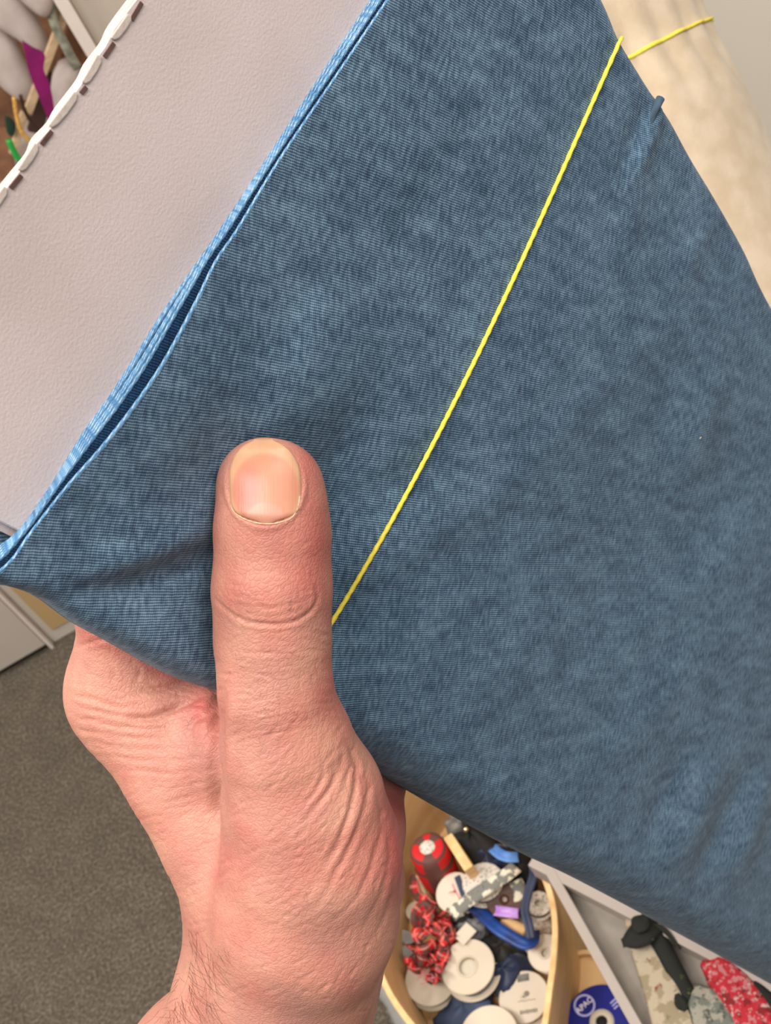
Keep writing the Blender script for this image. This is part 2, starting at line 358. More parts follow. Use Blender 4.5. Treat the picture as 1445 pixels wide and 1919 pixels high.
def ridge(pts, wpx, amp, taper=True):
    global h
    d_, pos, _ = seg_dist(PX, pts); e = np.exp(-(d_/wpx)**2)*amp
    if taper: e *= np.clip(np.sin(np.pi*np.clip(pos, .02, .98)), 0, 1)**.6
    h += e
def step(pts, wpx, amp, reach):
    """a soft fold: the side right of the line lies higher than the left"""
    global h
    d_, pos, sd = seg_dist(PX, pts); x = d_*sd/wpx
    h += amp*np.tanh(x)*np.exp(-(d_/reach)**2)*np.clip(np.sin(np.pi*np.clip(pos, .02, .98)), 0, 1)**.7
def dome(cx, cy, rx, ry, ang, amp):
    global h
    a = math.radians(ang); x = PX[..., 0]-cx; y = PX[..., 1]-cy; p = (x*math.cos(a)+y*math.sin(a))/rx; q = (-x*math.sin(a)+y*math.cos(a))/ry
    h += 1.35*amp*np.exp(-(p*p+q*q))
# the crease running from the lower corner to the thumb, the swell beside it and the dips the thumb presses
step([(20, 1092), (120, 1098), (220, 1076), (330, 1035), (430, 1000)], 22, -.0017, 95)
ridge([(40, 1075), (160, 1075), (290, 1035), (400, 985)], 30, .0012)
ridge([(90, 1130), (200, 1110), (320, 1075), (420, 1040)], 26, -.0012)
dome(600, 700, 110, 260, 32, .0028); dome(400, 830, 60, 200, 32, -.0008)
dome(520, 900, 130, 150, 0, -.0028); dome(520, 1150, 150, 200, 0, -.003)
dome(600, 1010, 60, 220, 12, -.002); dome(760, 1010, 50, 190, 60, .0012); dome(700, 930, 40, 150, 60, -.001)
dome(850, 250, 200, 160, -50, .0016); dome(760, 480, 120, 330, 28, -.0016)
dome(1000, 700, 220, 380, 30, .0014); dome(1180, 1120, 180, 360, 25, -.002); dome(930, 1250, 260, 160, 30, .0016)
ridge([(1246, 165), (1228, 222), (1198, 285), (1172, 350)], 11, .0016); ridge([(1225, 240), (1200, 300), (1180, 390), (1160, 470)], 26, .0011)
ridge([(1218, 180), (1190, 250), (1165, 330)], 16, -.0012)
ridge([(1350, 1430), (1300, 1530), (1250, 1640)], 34, .0032); ridge([(1440, 1450), (1400, 1560), (1370, 1650)], 22, .0032)
ridge([(1400, 1440), (1350, 1560), (1300, 1660)], 22, -.0022); ridge([(1290, 1400), (1220, 1560)], 30, -.0016)
ridge([(1330, 400), (1300, 460), (1270, 540)], 22, .0011); ridge([(1345, 700), (1310, 800), (1290, 900)], 40, .0016)
for k in range(60):
    cx, cy = rng.uniform(100, 1450), rng.uniform(0, 1700); dome(cx, cy, rng.uniform(25, 60), rng.uniform(90, 220), rng.uniform(15, 50), rng.uniform(-.0004, .0004))
# the face rounds over into both folds
rb = .0035+.0085*np.clip(ss/.25, 0, 1)**.8+.006*ss; rt = np.full(NS, .006)
db = tt[None]*width[:, None]; dt = (1-tt)[None]*width[:, None]
fall = lambda d_, r: np.where(d_ < r, -r+np.sqrt(np.clip(r*r-(r-d_)**2, 0, None)), 0)
edge_fade = np.clip(db/.02, 0, 1)*np.clip(dt/.004, 0, 1)*1.0
hf = lift_+h*edge_fade+fall(db, rb[:, None])*1.15+fall(dt, rt[:, None])
# towards the lower corner the face sinks to the thin pinched tip
hb = -T_B*(1-.78*np.exp(-(db/.016)**2)*np.exp(-(ss[:, None]/.16)**2))-(fall(db, rb[:, None])+fall(dt, rt[:, None]))*1.0
hb = np.minimum(hb, hf-.0012)
front = uvh(base[..., 0], base[..., 1], 0*hf)+hf[..., None]*nC; back = uvh(base[..., 0], base[..., 1], 0*hb)+hb[..., None]*nC
bolt = empty('fabric_bolt', 'bolt of heathered denim-blue cloth on a grey card, held upright by the hand', 'fabric bolt')
V = np.concatenate([front.reshape(-1, 3), back.reshape(-1, 3)]); fs = []
for i in range(NS-1):
    for j in range(NT-1):
        a = i*NT+j; fs.append((a, a+NT, a+NT+1, a+1)); c = NS*NT+a; fs.append((c, c+1, c+NT+1, c+NT))
    a = i*NT; c = NS*NT+a; fs.append((a, c, c+NT, a+NT)); a += NT-1; c += NT-1; fs.append((a, a+NT, c+NT, c))
def arc_extra(d_, r):
    x_ = np.clip(1-d_/r, 0, 1); return r*(np.arcsin(x_)-x_)
buv = base.copy(); buv[..., 1] -= arc_extra(db, np.maximum(rb[:, None], .002)); buv[..., 1] += arc_extra(dt, rt[:, None])
uvs = np.concatenate([buv.reshape(-1, 2), buv.reshape(-1, 2)+[0, .5]])
mesh('wrapped_cloth', c2w(V), fs, M['cloth'], bolt, True, uvs)
# the selvedge edges of the wound layers, outermost first
bun = smooth_line([(-40, 1050), (0, 1026), (30, 1003), (50, 981), (70, 953), (109, 894), (157, 815), (208, 743), (248, 680), (307, 585), (367, 498), (422, 419), (501, 300), (614, 128), (707, -12), (822, -180), (936, -340)])
gapc = smooth_line([(-34, 1068), (0, 1058), (24, 1030), (42, 1006), (62, 982), (108, 918), (172, 838), (228, 766), (286, 682), (349, 569), (391, 490), (434, 428), (517, 297), (634, 126), (728, -12), (843, -178), (956, -336)])
NL = 170; tl = np.linspace(0, 1, NL)
def layer(k_frac, A, B, hA, hB, r, name, wav, depth=.02, material='selvedge', lbl=None, lift=False):
    pa = resample(A, tl)*(1-k_frac)+resample(B, tl)*k_frac
    pa[:, 0] += wav*np.sin(tl*9+k_frac*17)*np.sin(np.pi*tl)
    hh = hA*(1-k_frac)+hB*k_frac
    pts = np.array([on_plane(x, y, hh+(LIFT(y) if lift else 0)) for x, y in pa])
    vs, f_, uv = tube_data([Vector(p) for p in c2w(pts)], r, 8)
    n0 = len(vs)
    # the layer itself running down under the face
    dep = np.linspace(.0, depth, 5)[1:]*.16
    W = c2w(pts); dW = np.array(c2w(dC)-np.array(CAM)); nW = np.array(c2w(nC)-np.array(CAM))
    rows = []
    for s_ in (1, -1):
        for dd in [0, *dep]:
            rows.append(len(vs)); vs += [tuple(p+dW*dd+nW*(s_*r*.8)) for p in W]; uv += [(dd, i/NL*.3) for i in range(NL)]
    for g in (rows[:5], rows[5:]):
        for a, b_ in zip(g[:-1], g[1:]):
            for i in range(NL-1): f_.append((a+i, a+i+1, b_+i+1, b_+i))
    for i in range(NL-1): f_.append((rows[4]+i, rows[4]+i+1, rows[9]+i+1, rows[9]+i))
    uv = [(a_, b2*.003) if i_ < n0 else (a_, b2) for i_, (a_, b2) in enumerate(uv)]
    o = mesh(name, vs, f_, M[material], bolt, True, uv); o.data.materials.append(M['under'])  # layer bodies coloured dark, as painted shade between the pale edges
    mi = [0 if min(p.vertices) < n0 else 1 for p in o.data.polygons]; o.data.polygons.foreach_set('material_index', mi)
    if lbl: o['label'] = lbl
layer(0, sel, sel, -.0004, -.0004, .00048, 'cloth_layer', 0, depth=.001, lift=True, lbl='outermost cloth layer with a pale blue cut edge')
layer(0, gapc, gapc, -.0075, -.0075, .0004, 'cloth_layer', 0, material='under')  # dark strip laid in as the shade of the gap
for i, kf in enumerate((.30, .48, .66, .84, 1.0)):
    layer(kf, gapc, bun, -.0030, -.0088, .00043, 'cloth_layer', 1.6 if 0 < i < 5 else 0)
# the card the cloth is wound on: a sheet with a folded flap and a slotted end
nW = Vector(c2w(nC))-CAM; dW = Vector(c2w(dC))-CAM; wW = Vector(c2w(wC))-CAM
def card_pts(pxs, hh): return [Vector(c2w(on_plane(x, y, hh))) for x, y in pxs]
HC = -.0092
outline = [(262, -12), (213, 52), (196, 86), (166, 126), (150, 158), (112, 208), (96, 236), (68, 266), (56, 294), (22, 336), (-30, 404), (-130, 540), (-330, 800), (-60, 945), (6, 981), (60, 1008), (420, 1180), (900, -100), (980, -340), (560, -420)]
obj_ = mesh('card_sheet', *prism_data(card_pts(outline, HC-.0022), card_pts(outline, HC)), M['card'], bolt)
add_bevel(obj_, .0003, 1)
edge_px = [(268, -22), (213, 52), (196, 86), (166, 126), (150, 158), (112, 208), (96, 236), (68, 266), (56, 294), (22, 336), (-30, 404), (-130, 540)]
pts = card_pts(edge_px, HC-.0010)
tube('folded_rim', catmull(pts, 4), .0006, M['card_edge'], bolt, 8)
pts2 = card_pts([(x-5, y-3) for x, y in edge_px], HC-.0030); tube('folded_rim', catmull(pts2, 4), .00055, M['card_edge'], bolt, 8)
for (x0, y0, x1, y1) in ((262, 2, 243, 34), (210, 78, 192, 104), (158, 160, 148, 172), (93, 243, 74, 268), (36, 326, 16, 350)):
    a, b_ = card_pts([(x0, y0), (x1, y1)], HC)
    ax = b_-a; obox('slot', a-ax*.0-nW*.0005, ax, dW*.0009, nW*.0008, M['slot'], bolt)
for (x0, y0, x1, y1) in ((246, 30, 214, 76), (190, 106, 160, 158), (146, 176, 97, 240), (72, 272, 40, 322), (14, 354, -20, 400)):
    a, b_ = np.array([x0, y0], float), np.array([x1, y1], float); pr = np.array([-(b_-a)[1], (b_-a)[0]]); pr /= np.linalg.norm(pr)
    if pr[0] < 0: pr = -pr
    pl_ = [a-pr*9, a+pr*1, a*.85+b_*.15+pr*7, a*.5+b_*.5+pr*8, a*.15+b_*.85+pr*6, b_+pr*1, b_-pr*9]
    o_t = mesh('rim_tab', *prism_data(card_pts(pl_, HC-.0018), card_pts(pl_, HC+.0004)), M['card_edge'], bolt); add_bevel(o_t, .0003, 2)
fl = card_pts([(-330, 800), (-60, 945), (6, 981), (60, 1008), (200, 1080)], HC-.0022)
vs = [p for q in fl for p in (q, q-wW*.0016, q-wW*.0016-nW*.012, q-nW*.012)]
f_ = [(4*i+a, 4*i+(a+1) % 4, 4*i+4+(a+1) % 4, 4*i+4+a) for i in range(len(fl)-1) for a in range(4)]
mesh('card_flap', vs, f_, M['card'], bolt)
# hidden inner board so that the bolt is solid between the faces
fl = card_pts([(420, 640), (640, 1240), (1300, 1640), (1380, 640), (1120, 100), (800, 20)], -.012)
mesh('inner_board', *prism_data(fl, [p-nW*.006 for p in fl]), M['card'], bolt)
pp = [on_plane(1238, 184, .0012), on_plane(1228, 206, .0010), on_plane(1216, 236, .0002), on_plane(1204, 266, -.0006)]
tube('pleat', catmull([Vector(c2w(p)) for p in pp], 5), [.0013-.0006*i/15 for i in range(16)], M['cloth'], bolt, 10)
# yellow string round the bolt
line = [(1167, 60), (1161, 84), (1122, 172), (1060, 300), (1022, 392), (972, 498), (906, 640), (862, 736), (812, 840), (742, 962), (690, 1052), (622, 1158), (560, 1262), (534, 1306)]
from mathutils.bvhtree import BVHTree
bvh = BVHTree.FromPolygons([tuple(v) for v in c2w(front.reshape(-1, 3))], [(i*NT+j, (i+1)*NT+j, (i+1)*NT+j+1, i*NT+j+1) for i in range(NS-1) for j in range(NT-1)])
la = np.array(line, float); pf = np.polyfit(la[:, 1], la[:, 0], 3); ys = np.linspace(70, 1306, 160); xs = np.polyval(pf, ys); hs = []
for x, y in zip(xs, ys):
    hit = bvh.ray_cast(CAM, ray(x, y).normalized()); hs.append((hit[0]-Vector(c2w(O3))).dot(nW) if hit[0] is not None else np.nan)
hs = np.array(hs); ok = ~np.isnan(hs); ph_ = np.polyfit(ys[ok], hs[ok], 5); hf_ = np.maximum(np.polyval(ph_, ys), np.where(ok, hs, -9)+.0001)
hf_ = np.convolve(np.r_[[hf_[0]]*6, hf_, [hf_[-1]]*6], np.ones(13)/13, 'valid')
ea = np.exp(-np.arange(160)/3.0); hf_ = hf_*(1-ea)+np.where(ok, hs, hf_)*ea
sp = [Vector(c2w(on_plane(x, y, h_+.0004))) for x, y, h_ in zip(xs, ys, hf_)]
s0, s1 = sp[0], sp[-1]
bk0 = s0-nW*.004-wW*.0008; bk1 = s1-wW*.004-nW*.012
path = sp+[bk1, bk1-nW*.010+wW*.004, bk0-nW*(T_B-.001)-wW*.004, bk0-nW*.012-wW*.0015, s0-nW*.003-wW*.0004]
tube('tie_string', path, .00062, M['yellow'], bolt, 10, twist=1500)
# a loose white speck of lint on the cloth
q = ray(1310, 822); hit = bvh.ray_cast(CAM, q.normalized())
if hit[0]: tag(tube('lint', catmull([hit[0]+nW*.0003, hit[0]+wW*.0005+nW*.0005, hit[0]+wW*.0008+dW*.0003+nW*.0003], 3), .00016, M['white_plastic'], None, 6), 'tiny white speck of lint on the blue cloth, right of the string', 'lint')

# ================================================================ the hand
HZ = lambda px, py, Z, rpx: (Pc(px, py, Z), rpx*Z/FPX)
def behind(px, py, clear, rpx):                       # a joint lying behind the bolt
    p = on_plane(px, py, -T_B-clear-.0015); return p, rpx
CH = []                                               # (a, ra, b, rb, blend)
def chain(nodes, k):
    for (a, ra), (b_, rb_) in zip(nodes[:-1], nodes[1:]): CH.append((a, ra, b_, rb_, k))
def thumb_z(px, py, r, lift=0):                       # depth at which a ball of radius r rests on the cloth
    rr_ = np.array([(px-CX)/FPX, (py-CY)/FPX, 1.0]); return (nC.dot(O3)+r*.92+lift)/nC.dot(rr_)
thumb = []
for px, py, rpx, lift in ((504, 908, 83, 0), (509, 955, 96, 0), (511, 1010, 102, .0), (510, 1105, 106, .0005), (511, 1200, 103, .002), (517, 1300, 102, .004)):
    Z = .275
    for _ in range(4): Z = thumb_z(px, py, rpx*Z/FPX, lift)
    thumb.append(HZ(px, py, Z, rpx))
thumb += [HZ(538, 1400, .2935, 120), HZ(566, 1500, .2995, 148), HZ(584, 1600, .305, 164), HZ(572, 1710, .312, 170), HZ(540, 1830, .322, 160), HZ(494, 1925, .335, 176), HZ(440, 2060, .350, 225), HZ(340, 2300, .37, 250)]
chain(thumb, .004)
K = Pc(243, 1296, .332), .0138
index_meta = [K, HZ(290, 1350, .331, 104), HZ(360, 1455, .328, 108), HZ(432, 1575, .327, 114), HZ(492, 1690, .328, 124), HZ(522, 1840, .330, 140)]
chain(index_meta, .008)
chain([HZ(488, 905, thumb[0][0][2], 78), HZ(524, 912, thumb[0][0][2], 80)], .003)
chain([HZ(345, 1395, .326, 60), HZ(430, 1400, .318, 62), HZ(500, 1420, .310, 70)], .009)       # web between thumb and index
chain([HZ(330, 1330, .330, 62), HZ(400, 1350, .322, 46), HZ(450, 1380, .315, 50)], .007)
chain([K, behind(232, 1130, .0125, .0116), behind(330, 960, .0105, .0100), behind(400, 850, .0095, .0085)], .004)
chain([K, HZ(420, 1380, .364, 110), HZ(560, 1480, .377, 105), HZ(652, 1560, .385, 98)], .010)    # row of knuckles
chain([HZ(650, 1548, .385, 96), HZ(656, 1650, .364, 90), HZ(600, 1790, .350, 100), HZ(540, 1880, .340, 140)], .008)
chain([HZ(420, 1380, .364, 100), HZ(480, 1600, .350, 130), HZ(520, 1800, .340, 140)], .012)
chain([HZ(560, 1480, .377, 100), HZ(560, 1650, .352, 140), HZ(530, 1830, .340, 150)], .012)
chain([HZ(420, 1380, .364, 100), behind(440, 1190, .013, .0118), behind(520, 1000, .0110, .0102), behind(590, 870, .0095, .0086)], .004)
chain([HZ(560, 1480, .377, 96), behind(590, 1270, .013, .0112), behind(660, 1080, .0105, .0098), behind(720, 960, .009, .0082)], .004)
chain([HZ(652, 1548, .385, 90), behind(730, 1370, .011, .0098), behind(800, 1230, .009, .0086), behind(840, 1150, .008, .0074)], .004)
def sdf(Pt):
    Pt = np.asarray(Pt, np.float32); out = None
    for a, ra, b_, rb_, k in CH:
        ab = (b_-a).astype(np.float32); l2 = float(ab.dot(ab)); q = Pt-a.astype(np.float32)
        t = np.clip((q @ ab)/l2, 0, 1); ts = t*t*(3-2*t)*.5+t*.5
        d_ = np.linalg.norm(q-t[..., None]*ab, axis=-1)-(ra+(rb_-ra)*ts).astype(np.float32)
        if out is None: out = d_
        else:
            hh = np.clip(.5+.5*(out-d_)/k, 0, 1); out = out*(1-hh)+d_*hh-k*hh*(1-hh)
    # a flat pad where the nail lies
    return out
def surface_nets(lo, hi, step_):
    lo = np.array(lo); n = np.ceil((np.array(hi)-lo)/step_).astype(int)+1
    ax = [lo[i]+np.arange(n[i])*step_ for i in range(3)]
    val = np.empty(n, np.float32)
    Y, Zg = np.meshgrid(ax[1], ax[2], indexing='ij')
    st_ = 6; cx_ = [np.append(a[::st_], a[-1]+step_*st_) for a in ax]
    cg = sdf(np.stack(np.meshgrid(*cx_, indexing='ij'), -1))
    for i in range(n[0]):
        k = i//st_; f_ = (i % st_)/st_; c2 = cg[k]*(1-f_)+cg[k+1]*f_
        row = c2[np.arange(n[1])//st_][:, np.arange(n[2])//st_]
        near = np.abs(row) < step_*st_*1.9
        pl = np.array(row); pl[near] = sdf(np.stack([np.full(near.sum(), ax[0][i]), Y[near], Zg[near]], -1)); val[i] = pl
    s = val < 0
    cells = np.zeros(np.array(n)-1, bool); cnt = np.zeros(cells.shape, np.float32); acc = np.zeros(cells.shape+(3,), np.float32)
    nx, ny, nz = cells.shape
    corner = lambda a, i, j, k: a[i:i+nx, j:j+ny, k:k+nz]
    for d_ in range(3):
        o = [x for x in range(3) if x != d_]
        for p in (0, 1):
            for q in (0, 1):
                c0 = [0, 0, 0]; c0[o[0]] = p; c0[o[1]] = q; c1 = list(c0); c1[d_] = 1
                v0, v1 = corner(val, *c0), corner(val, *c1); m_ = (v0 < 0) != (v1 < 0)
                t = np.where(m_, v0/np.where(m_, v0-v1, 1), 0)
                for x in range(3): acc[..., x] += np.where(m_, (t if x == d_ else c0[x]), 0)
                cnt += m_
    idx = np.full(cells.shape, -1, int); m_ = cnt > 0; idx[m_] = np.arange(m_.sum())
    I = np.argwhere(m_); V_ = lo+(I+acc[m_]/cnt[m_][:, None])*step_
    faces = []
    for d_ in range(3):
        o = [(d_+1) % 3, (d_+2) % 3]
        sl0 = [slice(None)]*3; sl1 = [slice(None)]*3; sl0[d_] = slice(0, -1); sl1[d_] = slice(1, None)
        ch = s[tuple(sl0)] != s[tuple(sl1)]; E = np.argwhere(ch)
        E = E[(E[:, o[0]] > 0) & (E[:, o[1]] > 0) & (E[:, o[0]] < cells.shape[o[0]]) & (E[:, o[1]] < cells.shape[o[1]])]
        inside0 = s[tuple(E.T)]
        def cell(a, b2):
            X = E.copy(); X[:, o[0]] -= a; X[:, o[1]] -= b2; return idx[tuple(X.T)]
        qd = np.stack([cell(1, 1), cell(0, 1), cell(0, 0), cell(1, 0)], -1); qd[~inside0] = qd[~inside0][:, ::-1]
        faces.append(qd)
    Fq = np.concatenate(faces); Fq = Fq[(Fq >= 0).all(1)]
    return V_, Fq
V0, Q0 = surface_nets(Pc(60, 760, .30)*[1, 1, 0]+[-.028, 0, .245], [.045, .157, .40], .0011)
def subdivide(V_, Q):
    E = np.concatenate([Q[:, [i, (i+1) % 4]] for i in range(4)]); E.sort(1)
    key, inv = np.unique(E[:, 0].astype(np.int64)*len(V_)+E[:, 1], return_inverse=True)
    ea, eb = key//len(V_), key % len(V_); mid = (V_[ea]+V_[eb])/2; n = len(Q); e = inv.reshape(4, n)+len(V_)
    fc = V_[Q].mean(1); f_ = np.arange(n)+len(V_)+len(mid)
    out = np.concatenate([np.stack([Q[:, i], e[i], f_, e[(i+3) % 4]], -1) for i in range(4)])
    return np.concatenate([V_, mid, fc]), out
def grad(V_, e=.0003):
    c_ = sdf(V_); g = np.stack([sdf(V_+np.eye(3)[i]*e)-c_ for i in range(3)], -1); return g/np.maximum(np.linalg.norm(g, axis=1, keepdims=True), 1e-9)
V1, Q1 = subdivide(V0, Q0)
for _ in range(2):
    G = grad(V1, .0005); V1 = V1-np.clip(sdf(V1), -.0012, .0012)[:, None]*G
pxy = project(V1); face_on = np.clip(-G[:, 2]*3, 0, 1)
disp = np.zeros(len(V1)); red = np.zeros(len(V1))
YS = np.argsort(pxy[:, 1]); YSV = pxy[YS, 1]
def bx_(x0, y0, x1, y1): return (pxy[:, 0] > x0) & (pxy[:, 0] < x1) & (pxy[:, 1] > y0) & (pxy[:, 1] < y1) & (G[:, 2] < .1)
def crease(pts, wpx, amp, taper=.5, zmax=.345):
    pl = smooth_line(pts, 8) if len(pts) > 2 else np.array(pts, float)
    i0, i1 = np.searchsorted(YSV, [pl[:, 1].min()-wpx*4, pl[:, 1].max()+wpx*4]); sel_ = YS[i0:i1]
    sel_ = sel_[(pxy[sel_, 0] > pl[:, 0].min()-wpx*4) & (pxy[sel_, 0] < pl[:, 0].max()+wpx*4) & (G[sel_, 2] < .1) & (V1[sel_, 2] < zmax)]
    if not len(sel_): return
    d_, pos, _ = seg_dist(pxy[sel_], pl); e = np.exp(-(d_/wpx)**2)*np.clip(np.sin(np.pi*np.clip(pos, .01, .99)), 0, 1)**taper
    disp[sel_] -= e*amp*face_on[sel_]; disp[sel_] += .35*amp*np.exp(-((d_-wpx*2.2)/wpx/1.4)**2)*np.clip(np.sin(np.pi*np.clip(pos, .01, .99)), 0, 1)**taper*face_on[sel_]
def bump_(cx, cy, rx, ry, amp, redness=0.0, ang=0, zmax=.345):
    a = math.radians(ang); x = pxy[:, 0]-cx; y = pxy[:, 1]-cy
    e = np.exp(-(((x*math.cos(a)+y*math.sin(a))/rx)**2+((-x*math.sin(a)+y*math.cos(a))/ry)**2))*(V1[:, 2] < zmax)
    disp[:] += amp*e*face_on; red[:] += redness*e
# knuckle of the thumb
bump_(460, 1115, 50, 42, .00045, .55); bump_(555, 1112, 46, 42, .0004, .5); bump_(510, 1030, 90, 45, -.0003, .15)
crease([(404, 1122), (418, 1136), (440, 1153), (470, 1166), (510, 1170), (550, 1165), (578, 1148), (594, 1124), (590, 1100)], 3.6, .00042, .35)
for l, a_ in (([(430, 1112), (462, 1120), (500, 1138), (545, 1132), (585, 1118)], .00015), ([(420, 1085), (440, 1096), (470, 1098)], .0001), ([(480, 1092), (484, 1110), (481, 1128)], .00014),
              ([(435, 1130), (470, 1137), (520, 1140)], .00014), ([(555, 1098), (560, 1112), (552, 1128)], .0001), ([(440, 1078), (500, 1072), (560, 1080)], .00008), ([(545, 1128), (548, 1150)], .00012)):
    crease(l, 2.8, a_*1.2)
for k in range(15):                                    # fine cross folds between the knuckle and the base of the thumb
    y = 1184+k*14+rng.uniform(-3, 3); x0 = 412+rng.uniform(0, 30); x1 = 606+k*1.6-rng.uniform(0, 26); sag = 14-k*2.6
    crease([(x0, y-sag*.6+rng.uniform(-3, 3)), ((x0*2+x1)/3, y+rng.uniform(-3, 3)), ((x0+2*x1)/3, y+rng.uniform(-3, 3)-k*1.0), (x1, y-sag*.6-k*2.2)], 2.8, rng.uniform(.00004, .00012), .8)
# long folds on the ball of the thumb
for l, a_, w_ in (([(652, 1392), (668, 1440), (664, 1490), (641, 1563), (610, 1620)], .00055, 5), ([(628, 1430), (622, 1470), (594, 1510), (562, 1548)], .0003, 5),
                  ([(683, 1440), (690, 1490), (679, 1530), (650, 1600), (618, 1655)], .0004, 5), ([(640, 1400), (640, 1430), (615, 1485), (580, 1520)], .0002, 4),
                  ([(705, 1480), (716, 1540), (704, 1600), (670, 1680), (620, 1730)], .0003, 5), ([(722, 1540), (730, 1600), (716, 1670), (680, 1740)], .00025, 5),
                  ([(735, 1600), (738, 1660), (720, 1720), (690, 1770)], .0002, 4), ([(600, 1420), (606, 1450), (590, 1485), (560, 1515)], .0002, 4),
                  ([(668, 1420), (680, 1480), (672, 1520)], .0002, 3.5), ([(640, 1620), (600, 1690), (560, 1720)], .00016, 5)): crease(l, w_, a_)
# the web and the base of the index finger
for l, a_, w_ in (([(360, 1270), (330, 1283), (295, 1292), (255, 1293)], .0010, 6), ([(408, 1292), (370, 1310), (326, 1330), (285, 1345), (245, 1349)], .0011, 6),
                  ([(404, 1318), (385, 1345), (363, 1352), (350, 1388)], .0008, 6), ([(408, 1335), (396, 1370), (380, 1400), (372, 1425)], .0006, 5),
                  ([(134, 1216), (165, 1206), (196, 1198), (214, 1192)], .0003, 4), ([(150, 1240), (166, 1258), (162, 1285)], .0002, 3.5), ([(131, 1300), (180, 1312), (225, 1325), (262, 1322)], .0004, 4.5),
                  ([(133, 1322), (190, 1335), (250, 1345), (300, 1352)], .0003, 4), ([(142, 1345), (200, 1358), (270, 1366), (330, 1368)], .0003, 4), ([(155, 1368), (220, 1380), (290, 1384), (345, 1378)], .00025, 4),
                  ([(172, 1392), (240, 1402), (310, 1404), (365, 1398)], .0002, 4), ([(190, 1415), (260, 1424), (330, 1426), (385, 1418)], .00018, 4), ([(210, 1440), (290, 1448), (350, 1448), (395, 1440)], .00015, 4),
                  ([(170, 1175), (200, 1200), (240, 1212)], .0002, 4), ([(230, 1240), (262, 1256), (250, 1288)], .00025, 4), ([(200, 1230), (214, 1262), (205, 1290)], .00018, 4)): crease(l, w_, a_*.8)
crease([(412, 1285), (411, 1340), (409, 1400), (408, 1460), (414, 1530)], 11, .0018, .5); 
bump_(300, 1318, 60, 20, .0008, .2, -8); bump_(375, 1335, 36, 30, .0003, .75); bump_(380, 1400, 40, 50, .0002, .6); bump_(350, 1270, 70, 20, .0, .7, 25); bump_(200, 1190, 80, 30, 0, .35, 30)
bump_(600, 1030, 26, 110, 0, .5); bump_(575, 900, 26, 70, 0, .6); bump_(500, 1000, 60, 22, 0, .35); bump_(500, 1430, 60, 70, .0003, .15); bump_(700, 1560, 50, 140, 0, .15); bump_(745, 1560, 26, 130, 0, .9, 0, 9)
bump_(620, 1300, 30, 120, 0, .3); bump_(430, 1560, 60, 70, -.0004, .25); bump_(560, 1660, 120, 90, .0, .12)
def grain(x, y):                                      # the way the skin folds run, in degrees
    if x < 405 and y < 1450: return 9
    if y < 1340: return rng.normal(4, 9)
    t = np.clip((x-430)/260, 0, 1); return -22-46*t+(y-1500)*.02
for k in range(1300):                                   # small skin lines, mostly along that grain
    cx, cy = rng.uniform(140, 745), rng.uniform(1176, 1900); cr = rng.random() < .3
    a = math.radians(grain(cx, cy)+rng.normal(0, 9)+(70 if cr else 0)); l = rng.uniform(9, 30)*(.5 if cr else 1)
    if cy > 1700 and rng.random() < .35: continue
    crease([(cx-l*math.cos(a), cy-l*math.sin(a)), (cx+l*math.cos(a), cy+l*math.sin(a))], rng.uniform(2.2, 3.4), rng.uniform(.00005, .00015), .8)
for k in range(60):
    cx, cy = rng.uniform(425, 600), rng.uniform(1070, 1180); a = math.radians(rng.choice([0, 0, 80])+rng.normal(0, 14)); l = rng.uniform(6, 18)
    crease([(cx-l*math.cos(a), cy-l*math.sin(a)), (cx+l*math.cos(a), cy+l*math.sin(a))], 2.4, rng.uniform(.00005, .00012), .8)
for k in range(26):
    cx, cy = rng.uniform(440, 600), rng.uniform(990, 1070); a = math.radians(rng.normal(-28, 12)); l = rng.uniform(8, 24)
    crease([(cx-l*math.cos(a), cy-l*math.sin(a)), (cx+l*math.cos(a), cy+l*math.sin(a))], 2.4, rng.uniform(.00003, .00007), .8)
# tendon hollow and shallow dents on the back of the hand
bump_(370, 1640, 40, 150, .0005, .05, -25); bump_(640, 1850, 60, 50, .0008)
# nail bed: pushed in under the nail, raised round it
NX, NY = 497.0, 902.0
def nail_half(y):                                     # half width of the nail at height y
    t = (y-826)/(980-826); t = np.clip(t, 0, 1)
    return 67*np.clip(1-(1-np.clip(t/.46, 0, 1))**2.0, 0, 1)**.5*np.clip(1-np.clip((t-.72)/.28, 0, 1)**2.6, 0, 1)**.5
dxn = np.abs(pxy[:, 0]-NX)-nail_half(pxy[:, 1]); inn = (pxy[:, 1] > 826) & (pxy[:, 1] < 980) & (G[:, 2] < 0)
under = inn & (dxn < -3); disp[under] -= .0011*np.clip((-dxn[under]-3)/8, 0, 1)
ring = bx_(400, 845, 600, 1000); el = np.hypot((pxy[:, 0]-NX)/70, (pxy[:, 1]-905)/80)
disp[ring] += (.00042*np.exp(-((el-1.06)/.07)**2)*np.clip((pxy[:, 1]-868)/60, 0, 1))[ring]
V2 = V1+G*disp[:, None]
